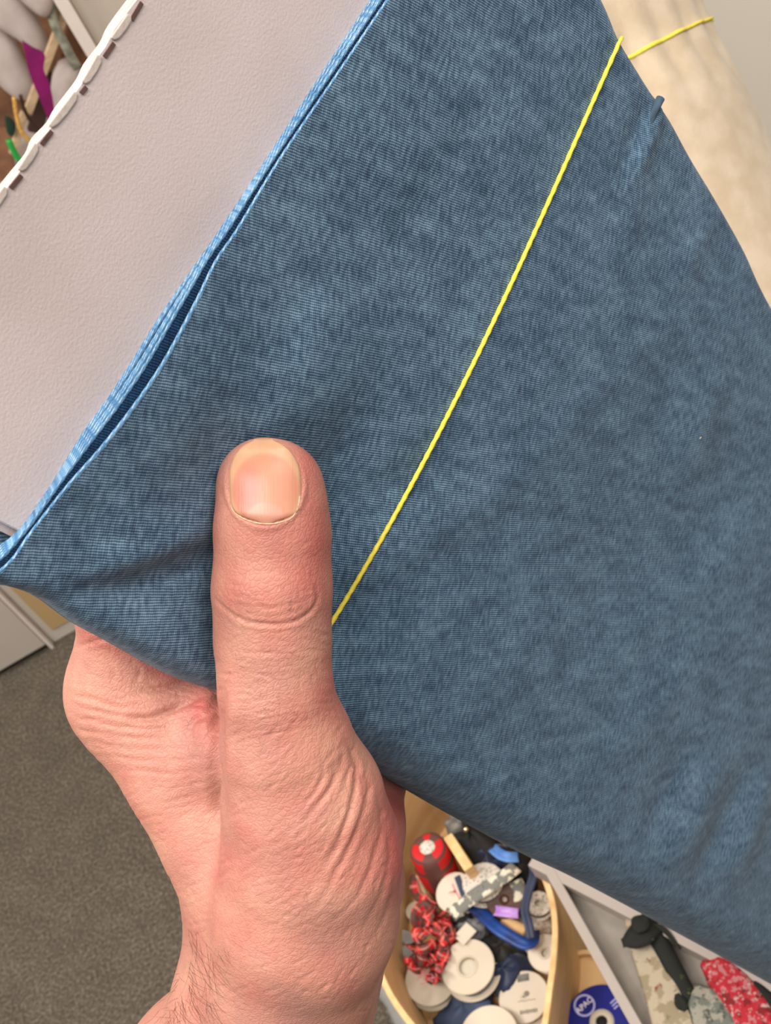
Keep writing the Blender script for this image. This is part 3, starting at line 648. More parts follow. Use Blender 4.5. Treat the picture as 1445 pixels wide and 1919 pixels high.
# keep the skin on its own side of the cloth: flatten the pad of the thumb against the face
hgt = (V2-O3) @ nC; q = np.stack([V2 @ dC-O3.dot(dC), V2 @ wC-O3.dot(wC)], -1)
hand = mesh('hand', [], [], None)
me = hand.data; bpy.data.objects.remove(hand)
me = bpy.data.meshes.new('hand'); W2 = c2w(V2)
me.vertices.add(len(W2)); me.vertices.foreach_set('co', W2.astype(np.float32).ravel())
me.loops.add(len(Q1)*4); me.loops.foreach_set('vertex_index', Q1.astype(np.int32).ravel())
me.polygons.add(len(Q1)); me.polygons.foreach_set('loop_start', (np.arange(len(Q1))*4).astype(np.int32)); me.polygons.foreach_set('loop_total', np.full(len(Q1), 4, np.int32))
me.update(calc_edges=True); me.validate(); me.polygons.foreach_set('use_smooth', [True]*len(me.polygons))
at_ = me.attributes.new('redness', 'FLOAT', 'POINT'); at_.data.foreach_set('value', np.clip(red, 0, 1.2).astype(np.float32))
hand = bpy.data.objects.new('hand', me); C.objects.link(hand)
tag(hand, 'left hand gripping the top corner of the blue bolt, thumb on the cloth', 'hand')
# skin
mt, N, L, b = nt('skin'); M['skin'] = mt; me.materials.append(mt)
b.inputs['Roughness'].default_value = .5; b.inputs['Specular IOR Level'].default_value = .4
b.inputs['Subsurface Weight'].default_value = .15; b.inputs['Subsurface Radius'].default_value = (1.0, .35, .2); b.inputs['Subsurface Scale'].default_value = .003
tc = N.new('ShaderNodeTexCoord')
mp = N.new('ShaderNodeMapping'); mp.vector_type = 'POINT'; L.new(tc.outputs['Object'], mp.inputs[0])
n1 = N.new('ShaderNodeTexNoise'); n1.inputs['Scale'].default_value = 90; n1.inputs['Detail'].default_value = 4; L.new(mp.outputs[0], n1.inputs[0])
n2 = N.new('ShaderNodeTexNoise'); n2.inputs['Scale'].default_value = 900; n2.inputs['Detail'].default_value = 2; L.new(mp.outputs[0], n2.inputs[0])
att = N.new('ShaderNodeAttribute'); att.attribute_name = 'redness'
v = math_node(N, L, 'ADD', math_node(N, L, 'MULTIPLY', att.outputs['Fac'], .55), math_node(N, L, 'MULTIPLY', math_node(N, L, 'SUBTRACT', n1.outputs[0], .3), .75))
colr = ramp(N, L, v, [(0, srgb(200, 146, 127)), (.3, srgb(188, 120, 108)), (.8, srgb(176, 82, 80))])
n4 = N.new('ShaderNodeTexNoise'); n4.inputs['Scale'].default_value = 38; n4.inputs['Detail'].default_value = 3; L.new(tc.outputs['Object'], n4.inputs[0])
mv = N.new('ShaderNodeMixRGB'); L.new(ramp(N, L, n4.outputs[0], [(.46, (0, 0, 0, 1)), (.70, (.75, .75, .75, 1))]), mv.inputs[0]); L.new(colr, mv.inputs[1]); mv.inputs[2].default_value = srgb(168, 120, 110); colr = mv.outputs[0]
mx = N.new('ShaderNodeMixRGB'); mx.blend_type = 'MULTIPLY'; mx.inputs[0].default_value = .2; L.new(colr, mx.inputs[1]); L.new(n2.outputs[0], mx.inputs[2])
L.new(mx.outputs[0], b.inputs['Base Color'])
vo = N.new('ShaderNodeTexVoronoi'); vo.feature = 'DISTANCE_TO_EDGE'; vo.inputs['Scale'].default_value = 950
mp2 = N.new('ShaderNodeMapping'); mp2.inputs['Scale'].default_value = (.62, 1.0, 1.25); mp2.inputs['Rotation'].default_value = (0, .5, 0)
wn = N.new('ShaderNodeTexNoise'); wn.inputs['Scale'].default_value = 260; L.new(tc.outputs['Object'], wn.inputs[0])
vm = N.new('ShaderNodeVectorMath'); vm.operation = 'MULTIPLY_ADD'; vm.inputs[1].default_value = (.0022,)*3; L.new(wn.outputs['Color'], vm.inputs[0]); L.new(tc.outputs['Object'], vm.inputs[2])
L.new(vm.outputs[0], mp2.inputs[0]); L.new(mp2.outputs[0], vo.inputs[0])
vr = N.new('ShaderNodeMapRange'); vr.inputs[1].default_value = 0; vr.inputs[2].default_value = .16; L.new(vo.outputs['Distance'], vr.inputs[0])
hsum = math_node(N, L, 'ADD', math_node(N, L, 'MULTIPLY', vr.outputs[0], .6), math_node(N, L, 'MULTIPLY', n2.outputs[0], .8))
bp = N.new('ShaderNodeBump'); bp.inputs['Strength'].default_value = .5; bp.inputs['Distance'].default_value = .0002; L.new(hsum, bp.inputs['Height']); L.new(bp.outputs[0], b.inputs['Normal'])
# nail: a curved plate whose sides run under the skin
na, nb = 33, 40; rows = []
yy = np.linspace(822, 981, nb); aa = np.linspace(-1, 1, na)
def march(px, py, it=45):
    r_ = np.stack([(px-CX)/FPX, (py-CY)/FPX, np.ones_like(px)], -1); Z = np.full(px.shape, .245)
    for _ in range(it): Z = Z+sdf(r_*Z[..., None])*.9
    return Z
hw = np.maximum(nail_half(yy+3), 18)
gx = NX+aa[None]*hw[:, None]; gy = np.repeat(yy[:, None], na, 1)+3.5*(1-aa[None]**2)*((yy[:, None] > 940)*1.0)
gx = gx+((822-yy[:, None])/160+.5)*-6
cz = march(np.full(nb, NX), np.maximum(yy, 842.0)); ez = march(NX+.93*hw, np.clip(yy, 850, None)); ez2 = march(NX-.93*hw, np.clip(yy, 850, None))
cz = np.convolve(np.r_[[cz[0]]*4, cz, [cz[-1]]*4], np.ones(9)/9, 'valid')
ee = np.minimum((ez+ez2)/2, cz+.0045); ee = np.convolve(np.r_[[ee[0]]*4, ee, [ee[-1]]*4], np.ones(9)/9, 'valid')
tp = np.clip((yy-960)/20, 0, 1)[:, None]
front_lift = .0005-.0008*tp**2+np.clip((842-yy)/20, 0, 1)[:, None]**1.5*-.0022
gz = cz[:, None]*(1-aa[None]**2)+ee[:, None]*aa[None]**2-front_lift+.0003*np.abs(aa[None])**6
gp = np.stack([(gx-CX)/FPX*gz, (gy-CY)/FPX*gz, gz], -1); thick = gp+[0, 0, .0006]
vs = np.concatenate([gp.reshape(-1, 3), thick.reshape(-1, 3)]); nn_ = na*nb; f_ = []
for i in range(nb-1):
    for j in range(na-1):
        a = i*na+j; f_.append((a, a+1, a+na+1, a+na)); f_.append((nn_+a, nn_+a+na, nn_+a+na+1, nn_+a+1))
    a = i*na; f_.append((a, a+na, nn_+a+na, nn_+a)); a += na-1; f_.append((a, nn_+a, nn_+a+na, a+na))
for j in range(na-1): f_.append((j, nn_+j, nn_+j+1, j+1)); a = (nb-1)*na+j; f_.append((a, a+1, nn_+a+1, nn_+a))
nuv = np.stack([(gx-NX)/70, (gy-822)/160], -1).reshape(-1, 2)
mt, N, L, b = nt('nail'); b.inputs['Roughness'].default_value = .4; b.inputs['Specular IOR Level'].default_value = .5; b.inputs['Subsurface Weight'].default_value = .15; b.inputs['Subsurface Scale'].default_value = .002
uv = N.new('ShaderNodeUVMap'); sep = N.new('ShaderNodeSeparateXYZ'); L.new(uv.outputs[0], sep.inputs[0]); X, Yv = sep.outputs[0], sep.outputs[1]
def ell(cx, cy, rx, ry):
    a = math_node(N, L, 'DIVIDE', math_node(N, L, 'SUBTRACT', X, cx), rx); b2 = math_node(N, L, 'DIVIDE', math_node(N, L, 'SUBTRACT', Yv, cy), ry)
    return math_node(N, L, 'ADD', math_node(N, L, 'MULTIPLY', a, a), math_node(N, L, 'MULTIPLY', b2, b2))
bed = ramp(N, L, ell(.0, .60, .95, .45), [(.80, (0, 0, 0, 1)), (1.02, (1, 1, 1, 1))]); lun = ramp(N, L, ell(0, 1.05, .62, .32), [(.80, (1, 1, 1, 1)), (1.05, (0, 0, 0, 1))])
pk = ramp(N, L, ell(-.45, .62, .5, .4), [(.1, srgb(178, 108, 96)), (.9, srgb(184, 126, 102))])
m1 = N.new('ShaderNodeMixRGB'); L.new(pk, m1.inputs[1]); m1.inputs[2].default_value = srgb(188, 134, 118); L.new(math_node(N, L, 'MULTIPLY', lun, .8), m1.inputs[0])
m2 = N.new('ShaderNodeMixRGB'); L.new(m1.outputs[0], m2.inputs[1]); m2.inputs[2].default_value = srgb(184, 142, 112); L.new(bed, m2.inputs[0]); L.new(m2.outputs[0], b.inputs['Base Color'])
wv_ = N.new('ShaderNodeTexNoise'); wv_.inputs['Scale'].default_value = 1; mp3 = N.new('ShaderNodeMapping'); mp3.inputs['Scale'].default_value = (26, .6, 1); L.new(uv.outputs[0], mp3.inputs[0]); L.new(mp3.outputs[0], wv_.inputs[0])
bp = N.new('ShaderNodeBump'); bp.inputs['Strength'].default_value = .25; bp.inputs['Distance'].default_value = .0002; L.new(wv_.outputs[0], bp.inputs['Height']); L.new(bp.outputs[0], b.inputs['Normal'])
mesh('thumbnail', c2w(vs), f_, mt, hand, True, np.concatenate([nuv, nuv]))
# cuticle: a thin dry rim of skin at the root of the nail
cut = []; cl = smooth_line([(432, 935), (436, 955), (450, 968), (474, 978), (502, 982), (528, 978), (548, 969), (558, 950), (562, 930)], 5)
for (x, y), z in zip(cl, march(cl[:, 0], cl[:, 1])-.0003): cut.append(Vector(c2w(Pc(x, y, z))))
M['cuticle'] = mat('cuticle', srgb(236, 196, 164), .5, srgb(214, 160, 130), scale=900)
tube('cuticle', cut, [.00008+.00009*abs(math.sin(i*1.7)) for i in range(len(cut))], M['cuticle'], hand, 6)
# fine hairs near the wrist and along the thumb
M['hair'] = mat('brown_hair', srgb(96, 66, 48), .5)
hb_ = MB(); HS = []
def hair(px, py, ang, l, bend, r=.000035): HS.append((px, py, ang, l, bend, r))
for k in range(95):
    t = rng.random(); px = 352+(rng.random()**1.6)*70-60*max(0, t-.6)/.4*.8; py = 1730+t*185; hair(px, py, math.radians(rng.uniform(50, 95)), rng.uniform(35, 90), rng.uniform(-.5, .3))
for k in range(30): hair(rng.uniform(330, 350)-40*rng.random(), rng.uniform(1790, 1915), math.radians(rng.uniform(110, 200)), rng.uniform(20, 50), rng.uniform(-.5, .5))
for k in range(20): hair(rng.uniform(430, 560), rng.uniform(1190, 1400), math.radians(rng.uniform(20, 100)), rng.uniform(14, 34), rng.uniform(-.6, .6), .000022)
for k in range(30): hair(rng.uniform(330, 640), rng.uniform(1650, 1900), math.radians(rng.uniform(-20, 80)), rng.uniform(12, 40), rng.uniform(-.6, .6), .000022)
HS = np.array(HS); tk = np.arange(6)/5; an = HS[:, 2:3]+HS[:, 4:5]*tk
hx = HS[:, 0:1]+np.cos(an)*HS[:, 3:4]*tk; hy = HS[:, 1:2]+np.sin(an)*HS[:, 3:4]*tk
hz = march(hx.ravel(), hy.ravel(), 30).reshape(hx.shape)
for k in range(len(HS)):
    if hz[k, 0] > .40: continue
    z = hz[k, 0]; pts_ = []
    for q in range(6):
        if hz[k, q] < z+.004: z = hz[k, q]
        pts_.append(Vector(c2w(Pc(hx[k, q], hy[k, q], z-.0001-.0006*tk[q]))))
    hb_.add(*tube_data(pts_, [HS[k, 5]*(1-.8*q/5) for q in range(6)], 4))
o = hb_.build('arm_hair', M['hair'], hand, True); o['kind'] = 'stuff'

# ================================================================ shelving behind (upper left), cabinet (left) and the cream roll
# white cabinet standing on the carpet
cab = empty('white_cabinet', 'low pale cabinet standing on the grey carpet, left of the hand', 'cabinet')
xr = Py(95, 1205, 1.62).x
box('side_panel', (xr-.006, 1.616, .0), (xr, 1.93, .62), M['white_edge'], cab, .001)
box('front_panel', (-1.6, 1.615, .018), (xr-.007, 1.635, .62), M['white_panel'], cab, .001)
box('plinth', (-1.6, 1.65, 0), (xr-.007, 1.67, .02), M['dark_wood'], cab)
box('worktop', (-1.62, 1.598, .621), (xr+.01, 1.93, .645), M['white_panel'], cab, .001)
box('back_board', (-1.6, 1.90, 0), (xr-.007, 1.93, .62), M['white_panel'], cab)
# a pale box standing beside the cabinet
bx0 = empty('storage_box', 'pale cream box on the carpet between the white cabinet and the hand', 'box')
box('body', (xr+.002, 1.628, 0), (xr+.20, 1.90, .20), M['wall'], bx0, .002)
box('label_panel', (xr+.016, 1.625, .03), (xr+.19, 1.6275, .185), mat('tan_paper', srgb(196, 164, 118), .8), bx0)
box('lid', (xr+.001, 1.624, .201), (xr+.202, 1.903, .215), M['white_edge'], bx0, .001)

# open shelf unit: upright, shelf boards and what lies on them
unit = empty('shelf_unit', 'white shelf unit behind, upright board with a bright front edge', 'shelf')
pt = Py(150, 55, 1.50)
box('upright', (pt.x-.009, 1.50, 0), (pt.x+.006, 1.93, 2.1), M['white_edge'], unit, .0006)
box('shelf_board', (-.62, 1.62, .665), (pt.x-.010, 1.93, .683), M['white_panel'], unit, .001)
box('shelf_board', (-.62, 1.62, 1.30), (pt.x-.010, 1.93, 1.318), M['white_panel'], unit, .001)
box('upright', (-.636, 1.62, .646), (-.621, 1.93, 2.1), M['white_edge'], unit, .0006)
box('back_board', (-.62, 1.932, .684), (pt.x-.010, 1.944, 1.299), M['brown_card'], unit)
box('side_board', (pt.x+.0065, 1.52, 0), (pt.x+.75, 1.55, 2.1), M['wall'], unit, .001)
def Q(px, py, y=1.7): return Py(px, py, y)
def blob(name, pts, th, m_, label, cat, group=None, y=1.7, parent=None):
    """a stuffed flat cut-out: outline points in the shelf plane, rounded front and back"""
    ol = catmull([Q(x, z, y) for x, z in pts]+[Q(*pts[0], y)], 5)[:-1]; c = sum(ol, Vector())/len(ol); vs = []; fs_ = []; n = len(ol)
    rings = [(1, 0), (.97, .35), (.90, .6), (.78, .8), (.6, .93), (.35, .99)]
    for sg in (-1, 1):
        for k, (sc2, d_) in enumerate(rings):
            vs += [c+(p-c)*sc2+Vector((0, sg*th*d_, 0)) for p in ol]
        vs.append(c+Vector((0, sg*th, 0)))
    step_ = len(rings)*n+1
    for q in (0, 1):
        o_ = q*step_
        for k in range(len(rings)-1):
            for i in range(n):
                f2 = (o_+k*n+i, o_+k*n+(i+1) % n, o_+(k+1)*n+(i+1) % n, o_+(k+1)*n+i); fs_.append(f2 if q else f2[::-1])
        for i in range(n): fs_.append((o_+(len(rings)-1)*n+i, o_+(len(rings)-1)*n+(i+1) % n, o_+step_-1))
    for i in range(n): fs_.append((i, (i+1) % n, step_+(i+1) % n, step_+i))
    o = mesh(name, vs, fs_, m_, parent, True)
    if label: tag(o, label, cat, group)
    return o
blob('felt_roll', [(-20, -70), (70, -60), (96, -20), (98, 6), (84, 28), (56, 14), (10, -30)], .03, M['pillow'], 'small white felt roll at the very top, beside the grey green gauze', 'fabric roll', y=1.66)
blob('felt_roll', [(-80, -70), (0, -50), (58, 14), (84, 60), (90, 90), (74, 99), (30, 70), (-40, 20)], .028, M['pillow'], 'large white felt roll above the magenta felt', 'fabric roll', y=1.70)
blob('felt_roll', [(-60, 0), (6, 40), (38, 96), (60, 150), (58, 176), (34, 184), (-10, 150), (-80, 70)], .028, M['pillow'], 'white felt roll on the left, below and left of the magenta felt', 'fabric roll', y=1.74)
blob('felt_roll', [(112, 118), (128, 112), (150, 126), (160, 170), (140, 230), (108, 232), (97, 190), (99, 148)], .028, M['pillow'], 'white felt roll between the magenta felt and the grey card', 'fabric roll', y=1.72)
mo = catmull([Q(x, z, 1.60) for x, z in ((42, 77), (62, 90), (84, 103), (82, 130), (94, 160), (102, 205), (106, 240), (92, 226), (74, 184), (56, 140), (48, 104), (42, 77))], 5)[:-1]
tag(mesh('magenta_felt', *prism_data(mo, [p+Vector((0, .004, 0)) for p in mo]), M['magenta']), 'pointed magenta felt piece standing on the shelf', 'felt piece')
def bar(name, p, q, wd, th, m_, label, cat, y, parent=None):
    a, b_ = Q(*p, y), Q(*q, y); ax = (b_-a); s_ = ax.cross(Vector((0, 1, 0))).normalized()*wd
    o = obox(name, a-s_*.5, ax, s_, (0, th, 0), m_, parent, .0008)
    if label: tag(o, label, cat)
    return o
bar('wooden_stick', (124, 22), (52, 214), .011, .008, M['slat'], 'long pale wooden stick leaning behind the magenta felt', 'stick', 1.66)
bar('wooden_stick', (46, 212), (24, 290), .009, .008, M['slat'], 'short pale wooden stick beside the green cord', 'stick', 1.655)
bar('brown_carton', (150, 40), (134, 120), .026, .012, M['brown_card'], 'brown carton against the bright shelf edge', 'carton', 1.78)
bar('brown_carton', (96, 140), (66, 250), .020, .012, M['dark_wood'], 'dark brown carton under the tip of the magenta felt', 'carton', 1.79)
bar('brown_carton', (10, 240), (12, 380), .024, .012, M['brown_card'], 'brown carton at the left edge below the green cord', 'carton', 1.79)
gz_ = [Q(x, y, 1.645) for x, y in ((96, -12), (98, 30), (110, 62), (122, 84), (134, 108), (146, 128))]
tag(strip('gauze_ribbon', catmull(gz_, 5), Vector((1, 0, -.4)), .012, M['gauze'], None, .0008, .002), 'grey green gauze ribbon hanging over the stick', 'ribbon')
tag(tube('gold_cord', catmull([Q(x, y, 1.63) for x, y in ((26, 182), (30, 210), (36, 236), (46, 254), (62, 270))], 6), .0028, M['gold']), 'gold cord in a bow beside the dark twig', 'cord')
tag(tube('dark_twig', catmull([Q(x, y, 1.64) for x, y in ((38, 178), (46, 206), (60, 230), (78, 252))], 5), .0024, M['dark_wood']), 'thin dark twig crossing behind the gold cord', 'twig')
tag(tube('green_cord', catmull([Q(x, y, 1.63) for x, y in ((16, 262), (24, 280), (32, 294), (42, 304), (60, 316))], 5), .0040, M['green']), 'bright green cord at the left edge', 'cord')
blob('dark_leaf', [(8, 216), (22, 222), (30, 238), (24, 256), (14, 250), (10, 234)], .003, M['dark_green'], 'dark green leaf above the bright green cord', 'leaf', y=1.65)

wb = empty('white_board', 'large off-white board standing upright behind the cream roll', 'board')
obox('panel', (.22, 1.02, 0), (1.3, .35, 0), (-.006, .02, 0), (0, 0, 1.75), mat('white_board', srgb(244, 236, 222), .7), wb, .001)
# cream roll tied with yellow string, standing behind the bolt
roll = empty('cream_roll', 'thick cream fabric roll tied with yellow string, behind the blue bolt', 'fabric roll')
ra_, rb_ = P(1330, -60, .62), P(1410, 120, .66); rc_ = P(1560, 420, .74)
# right outline of the roll runs through these picture points; its axis lies one radius to the left
RAD = .102
eP, eQ = P(1325, 0, .88), P(1447, 262, .892); axd = (eQ-eP).normalized(); view = ((eP+eQ)/2-CAM).normalized()
sidev = axd.cross(view).normalized()
if sidev.dot(RR) > 0: sidev = -sidev
axd = (eQ-eP).normalized(); top_c = eP+sidev*RAD-axd*.30; ln = min(1.9, (top_c.z-.03)/max(.05, -axd.z))
xa, ya, za = frame(axd)
ss_t = (P(1262, 66, .84)-top_c).dot(axd)            # where the string bites
NR, NL2 = 200, 120
def roll_r(th, s_):
    e = math.exp(-((s_-ss_t)/.030)**2); g = math.exp(-abs(s_-ss_t)/.030)
    fold = (abs(math.sin(th*11+.6*math.sin(th*3)))**.5*.8+.5*math.sin(th*23+1)-.5)*.0026*g
    return RAD-.0040*e+fold
sl = [0]+[ln*k/NL2*(.9 if 0 else 1) for k in range(1, NL2+1)]
sl = sorted(set(list(np.linspace(0, ss_t-.12, 12))+list(np.linspace(ss_t-.12, ss_t+.12, 70))+list(np.linspace(ss_t+.12, ln, 30))))
vs = [top_c+axd*s_+(xa*math.cos(2*math.pi*i/NR)+ya*math.sin(2*math.pi*i/NR))*roll_r(2*math.pi*i/NR, s_) for s_ in sl for i in range(NR)]
fs_ = [(k*NR+i, k*NR+(i+1) % NR, (k+1)*NR+(i+1) % NR, (k+1)*NR+i) for k in range(len(sl)-1) for i in range(NR)]
fs_ += [tuple(range(NR))[::-1], tuple((len(sl)-1)*NR+i for i in range(NR))]
mesh('wound_cloth', vs, fs_, M['cream'], roll, True)
loop = [top_c+axd*(ss_t+.0035*math.sin(2*math.pi*i/100+2.2))+(xa*math.cos(2*math.pi*i/100)+ya*math.sin(2*math.pi*i/100))*(roll_r(2*math.pi*i/100, ss_t)+.0006) for i in range(101)]
tube('tie_string', loop, .0012, M['yellow'], roll, 8, twist=500)

# ================================================================ plywood bins with ribbon spools
RIM = .55; SHELF = .452
def ring_wall(name, pxs, z0, z1, th, m_, parent, closed=True, zref=RIM):
    c = [Pz(x, y, zref) for x, y in pxs]; c = [Vector((p.x, p.y, 0)) for p in (catmull(c+[c[0]], 6)[:-1] if closed else catmull(c, 6))]
    n = len(c); cen = sum(c, Vector())/n; vs = []
    for i, p in enumerate(c):
        t = (c[(i+1) % n]-c[i-1]) if closed else (c[min(i+1, n-1)]-c[max(i-1, 0)])
        o_ = Vector((t.y, -t.x, 0)).normalized()
        if o_.dot(p-cen) < 0: o_ = -o_
        vs += [Vector((p.x, p.y, z0)), Vector((p.x, p.y, z1)), Vector((*(p+o_*th).xy, z1)), Vector((*(p+o_*th).xy, z0))]
    f_ = []
    for i in range(n if closed else n-1):
        a, b_ = 4*i, 4*((i+1) % n)
        for k in range(4): f_.append((a+k, a+(k+1) % 4, b_+(k+1) % 4, b_+k))
    if not closed: f_ += [(0, 1, 2, 3), (4*n-4, 4*n-1, 4*n-2, 4*n-3)]
    o = mesh(name, vs, f_, m_, parent); add_bevel(o, .0008, 2); return o, c
bin1 = empty('plywood_bin', 'curved birch plywood bin on the carpet, full of ribbon spools', 'bin')
rim_px = [(712, 1560), (780, 1450), (880, 1470), (960, 1540), (1004, 1622), (1027, 1684), (1034, 1740), (1031, 1800), (1024, 1850), (1013, 1925), (990, 2010), (900, 2030), (820, 1965), (737, 1862), (700, 1760), (692, 1660)]
_, cl = ring_wall('curved_wall', rim_px, 0, RIM-.0021, .005, M['ply'], bin1)
ring_wall('rim', rim_px, RIM-.002, RIM, .005, M['ply_edge'], bin1)
mesh('bin_floor', *prism_data([Vector((p.x, p.y, SHELF-.006)) for p in cl], [Vector((p.x, p.y, SHELF)) for p in cl]), M['ply'], bin1)
# plywood divider standing in the bin
da, db_ = Pz(846, 1560, .53), Pz(886, 1622, .53); da.z = db_.z = SHELF; ax = db_-da
obox('divider', da, ax, Vector((ax.y, -ax.x, 0)).normalized()*.0085, (0, 0, .078), M['ply_edge'], bin1, .0008)
bin2 = empty('plywood_bin', 'second plywood bin on the carpet, holding the deep blue spool', 'bin')
FL2 = .480
rim2 = [(1066, 1795), (1110, 1790), (1180, 1835), (1225, 1920), (1225, 2010), (1150, 2040), (1066, 2010), (1050, 1930), (1053, 1850)]
_, cl2 = ring_wall('curved_wall', rim2, 0, FL2+.006, .004, M['ply'], bin2, zref=FL2+.006)
mesh('bin_floor', *prism_data([Vector((p.x, p.y, FL2-.006)) for p in cl2], [Vector((p.x, p.y, FL2)) for p in cl2]), M['ply'], bin2)

def spool(label, px, py, z, r, thick, mflange=M['white_plastic'], mrib=M['navy'], tilt=(0, 0), hole=.38, lower=1.06, group=None, name='ribbon_spool', fl=.0014, wind=.86, deep=True):
    t = empty(name, label, 'ribbon spool', group); o_ = Pz(px, py, z); axis = Vector((tilt[0], tilt[1], 1)).normalized()
    h_ = r*hole
    def disc(nm, z0, z1, R_, hr, m_):
        prof = [(hr, z0), (R_-.0006, z0), (R_, z0+.0004), (R_, z1-.0004), (R_-.0006, z1), (hr+.0008, z1), (hr, z1-.0006), (hr, z0)]
        return lathe(nm, prof, o_, axis, m_, t, 56)
    disc('flange', -fl, 0, r, h_, mflange)
    disc('flange', -thick-fl, -thick, r*lower, h_, mflange)
    lathe('wound_ribbon', [(h_+.002, -thick), (r*wind, -thick), (r*wind, -fl), (h_+.002, -fl)], o_, axis, mrib, t, 56, True)
    lathe('hub', [(h_-.0012, 0), (h_, 0), (h_, -thick-fl), (h_-.0012, -thick-fl), (h_-.0012, 0)], o_, axis, mflange, t, 40, True)
    if deep: lathe('hub_disc', [(.0002, -.004), (h_-.0014, -.004), (h_-.0014, -.005), (.0002, -.005)], o_, axis, mat('spool_core', srgb(196, 188, 170), .5), t, 30)
    return t, o_, axis
sA = spool('large white spool wound with navy ribbon, in the middle of the plywood bin', 876, 1811, .497, .0232, .0135)
sB = spool('tilted white spool with navy ribbon, left of the large one', 806, 1836, .480, .0215, .011, tilt=(.10, -.12), hole=.15)
sC = spool('white spool with a blank face, cut by the bottom of the picture', 916, 1942, .492, .0245, .012, hole=.12)
sD = spool('white spool with faint grey lettering, against the right wall of the bin', 981, 1868, .481, .0215, .010, mrib=M['lace'], tilt=(-.06, .05), hole=.10)
sE = spool('white spool wound with deep blue ribbon, half hidden by the rim', 1021, 1786, .486, .0150, .012, mrib=M['deep_blue'], mflange=M['white_plastic'], tilt=(-.2, -.22), hole=.3)
sF = spool('white spool with a pink print and a navy band, left of the lace disc', 851, 1672, .506, .0175, .009, tilt=(-.16, -.02), hole=.12, mrib=M['lace'])
sG = spool('speckled lace-covered spool behind the flowered ribbon', 905, 1652, .512, .0180, .009, mflange=M['lace'], mrib=M['grey'], tilt=(.1, .05), hole=.12)
sH = spool('small clear plastic bobbin at the left wall of the bin', 752, 1770, .470, .0135, .008, mflange=M['clear'], mrib=M['clear'], hole=.25, tilt=(.1, 0))
sI = spool('grey eyed white spool at the right wall, beside the blue ribbon', 1009, 1692, .500, .0112, .008, mflange=M['lace'], mrib=M['grey'], hole=.42, tilt=(.25, 0))
sJ = spool('brown ribbon roll above the lilac ribbon', 945, 1686, .506, .0158, .010, mflange=M['brown'], mrib=M['brown'], hole=.22, tilt=(-.1, -.55))
sK = spool('small white spool low behind the red tartan tangle', 777, 1706, .466, .0085, .008, hole=.2)
# band, print and lettering on spools
def on_disc(t3, u, v, up=.0004):                      # point on a spool's face: u, v in fractions of the picture directions
    t, o_, ax_ = t3; e1 = (RR-ax_*RR.dot(ax_)).normalized(); e2 = ax_.cross(e1); return o_+e1*u+e2*v+ax_*up, e1, e2, ax_
def plate(name, t3, u, v, w_, h_, ang, m_, up=.0003, th=.0003):
    p, e1, e2, ax_ = on_disc(t3, u, v, up); a = math.radians(ang); f1 = e1*math.cos(a)+e2*math.sin(a); f2 = -e1*math.sin(a)+e2*math.cos(a)
    return obox(name, p-f1*w_/2-f2*h_/2, f1*w_, f2*h_, ax_*th, m_, t3[0])
plate('navy_band', sF, .0075, .001, .0055, .026, 18, M['navy'])
for u, v, w_, h_, a in ((.0005, .003, .0012, .009, 20), (.0035, -.003, .0012, .011, 30), (-.002, .0005, .006, .001, 10)): plate('pink_mark', sF, u, v, w_, h_, a, M['pink'])
plate('label_slot', sD, .001, .0155, .010, .006, 0, M['grey'], th=.0002)
lathe('label_dot', [(.0001, 0), (.0022, 0), (.0022, .0003), (.0001, .0003)], on_disc(sD, .003, .002)[0], sD[2], M['ink'], sD[0], 20)
for k in range(7): plate('faint_letter', sD, -.004+k*.0022, -.0035+.0003*math.sin(k*2), .0013, .0006, 10*math.sin(k*3), M['ink'])
for k in range(8): plate('faint_letter', sD, -.003+k*.0019, -.0125, .0011, .0026 if k % 3 else .0034, 4, M['ink'])
# deep blue spool with the round emblem
bl = spool('deep blue spool with a white hub and round APAC emblem', 1128, 1915, FL2+.0185, .0285, .0165, mflange=M['deep_blue'], mrib=M['deep_blue'], tilt=(.0, -.04), hole=.001, deep=False, fl=.0016, lower=1.0)
t_, o_, ax_ = bl
for nm, pr, m_ in (('hub_ring', [(.0045, 0), (.0045, .0012), (.0056, .0018), (.0090, .0014), (.0098, 0)], M['white_plastic']), ('hub_hole', [(.0001, .0004), (.0044, .0004), (.0044, .0001), (.0001, .0001)], M['black']), ('emblem_ring', None, M['logo'])):
    if pr: lathe(nm, pr, o_, ax_, m_, t_, 48, True)
ec, e1, e2, _ = on_disc(bl, -.0123, .0137, .0002)
lathe('emblem_ring', [(.0070, 0), (.0086, 0), (.0086, .0002), (.0070, .0002), (.0070, 0)], ec, ax_, M['logo'], t_, 48)
def text(name, body, pos, xdir, zdir, size, m_, parent, weight=.0):
    cu = bpy.data.curves.new(name, 'FONT'); cu.body = body; cu.size = size; cu.extrude = .0001; cu.align_x = 'CENTER'; cu.align_y = 'CENTER'; cu.offset = weight
    o = bpy.data.objects.new(name, cu); C.objects.link(o); x = xdir.normalized(); z = zdir.normalized(); y = z.cross(x)
    mm = Matrix.Identity(4)
    for i in range(3): mm[i][0] = x[i]; mm[i][1] = y[i]; mm[i][2] = z[i]; mm[i][3] = pos[i]
    o.matrix_world = mm; bpy.context.view_layer.update()
    me_ = bpy.data.meshes.new_from_object(o.evaluated_get(bpy.context.evaluated_depsgraph_get())); me_.transform(mm)
    o2 = bpy.data.objects.new(name, me_); C.objects.link(o2); bpy.data.objects.remove(o); me_.materials.clear(); me_.materials.append(m_)
    if parent: o2.parent = parent
    return o2
a = math.radians(36)
text('lettering', 'APAC', ec+ax_*.0004, e1*math.cos(a)+e2*math.sin(a), ax_, .0062, M['logo_text'], t_, .00012)
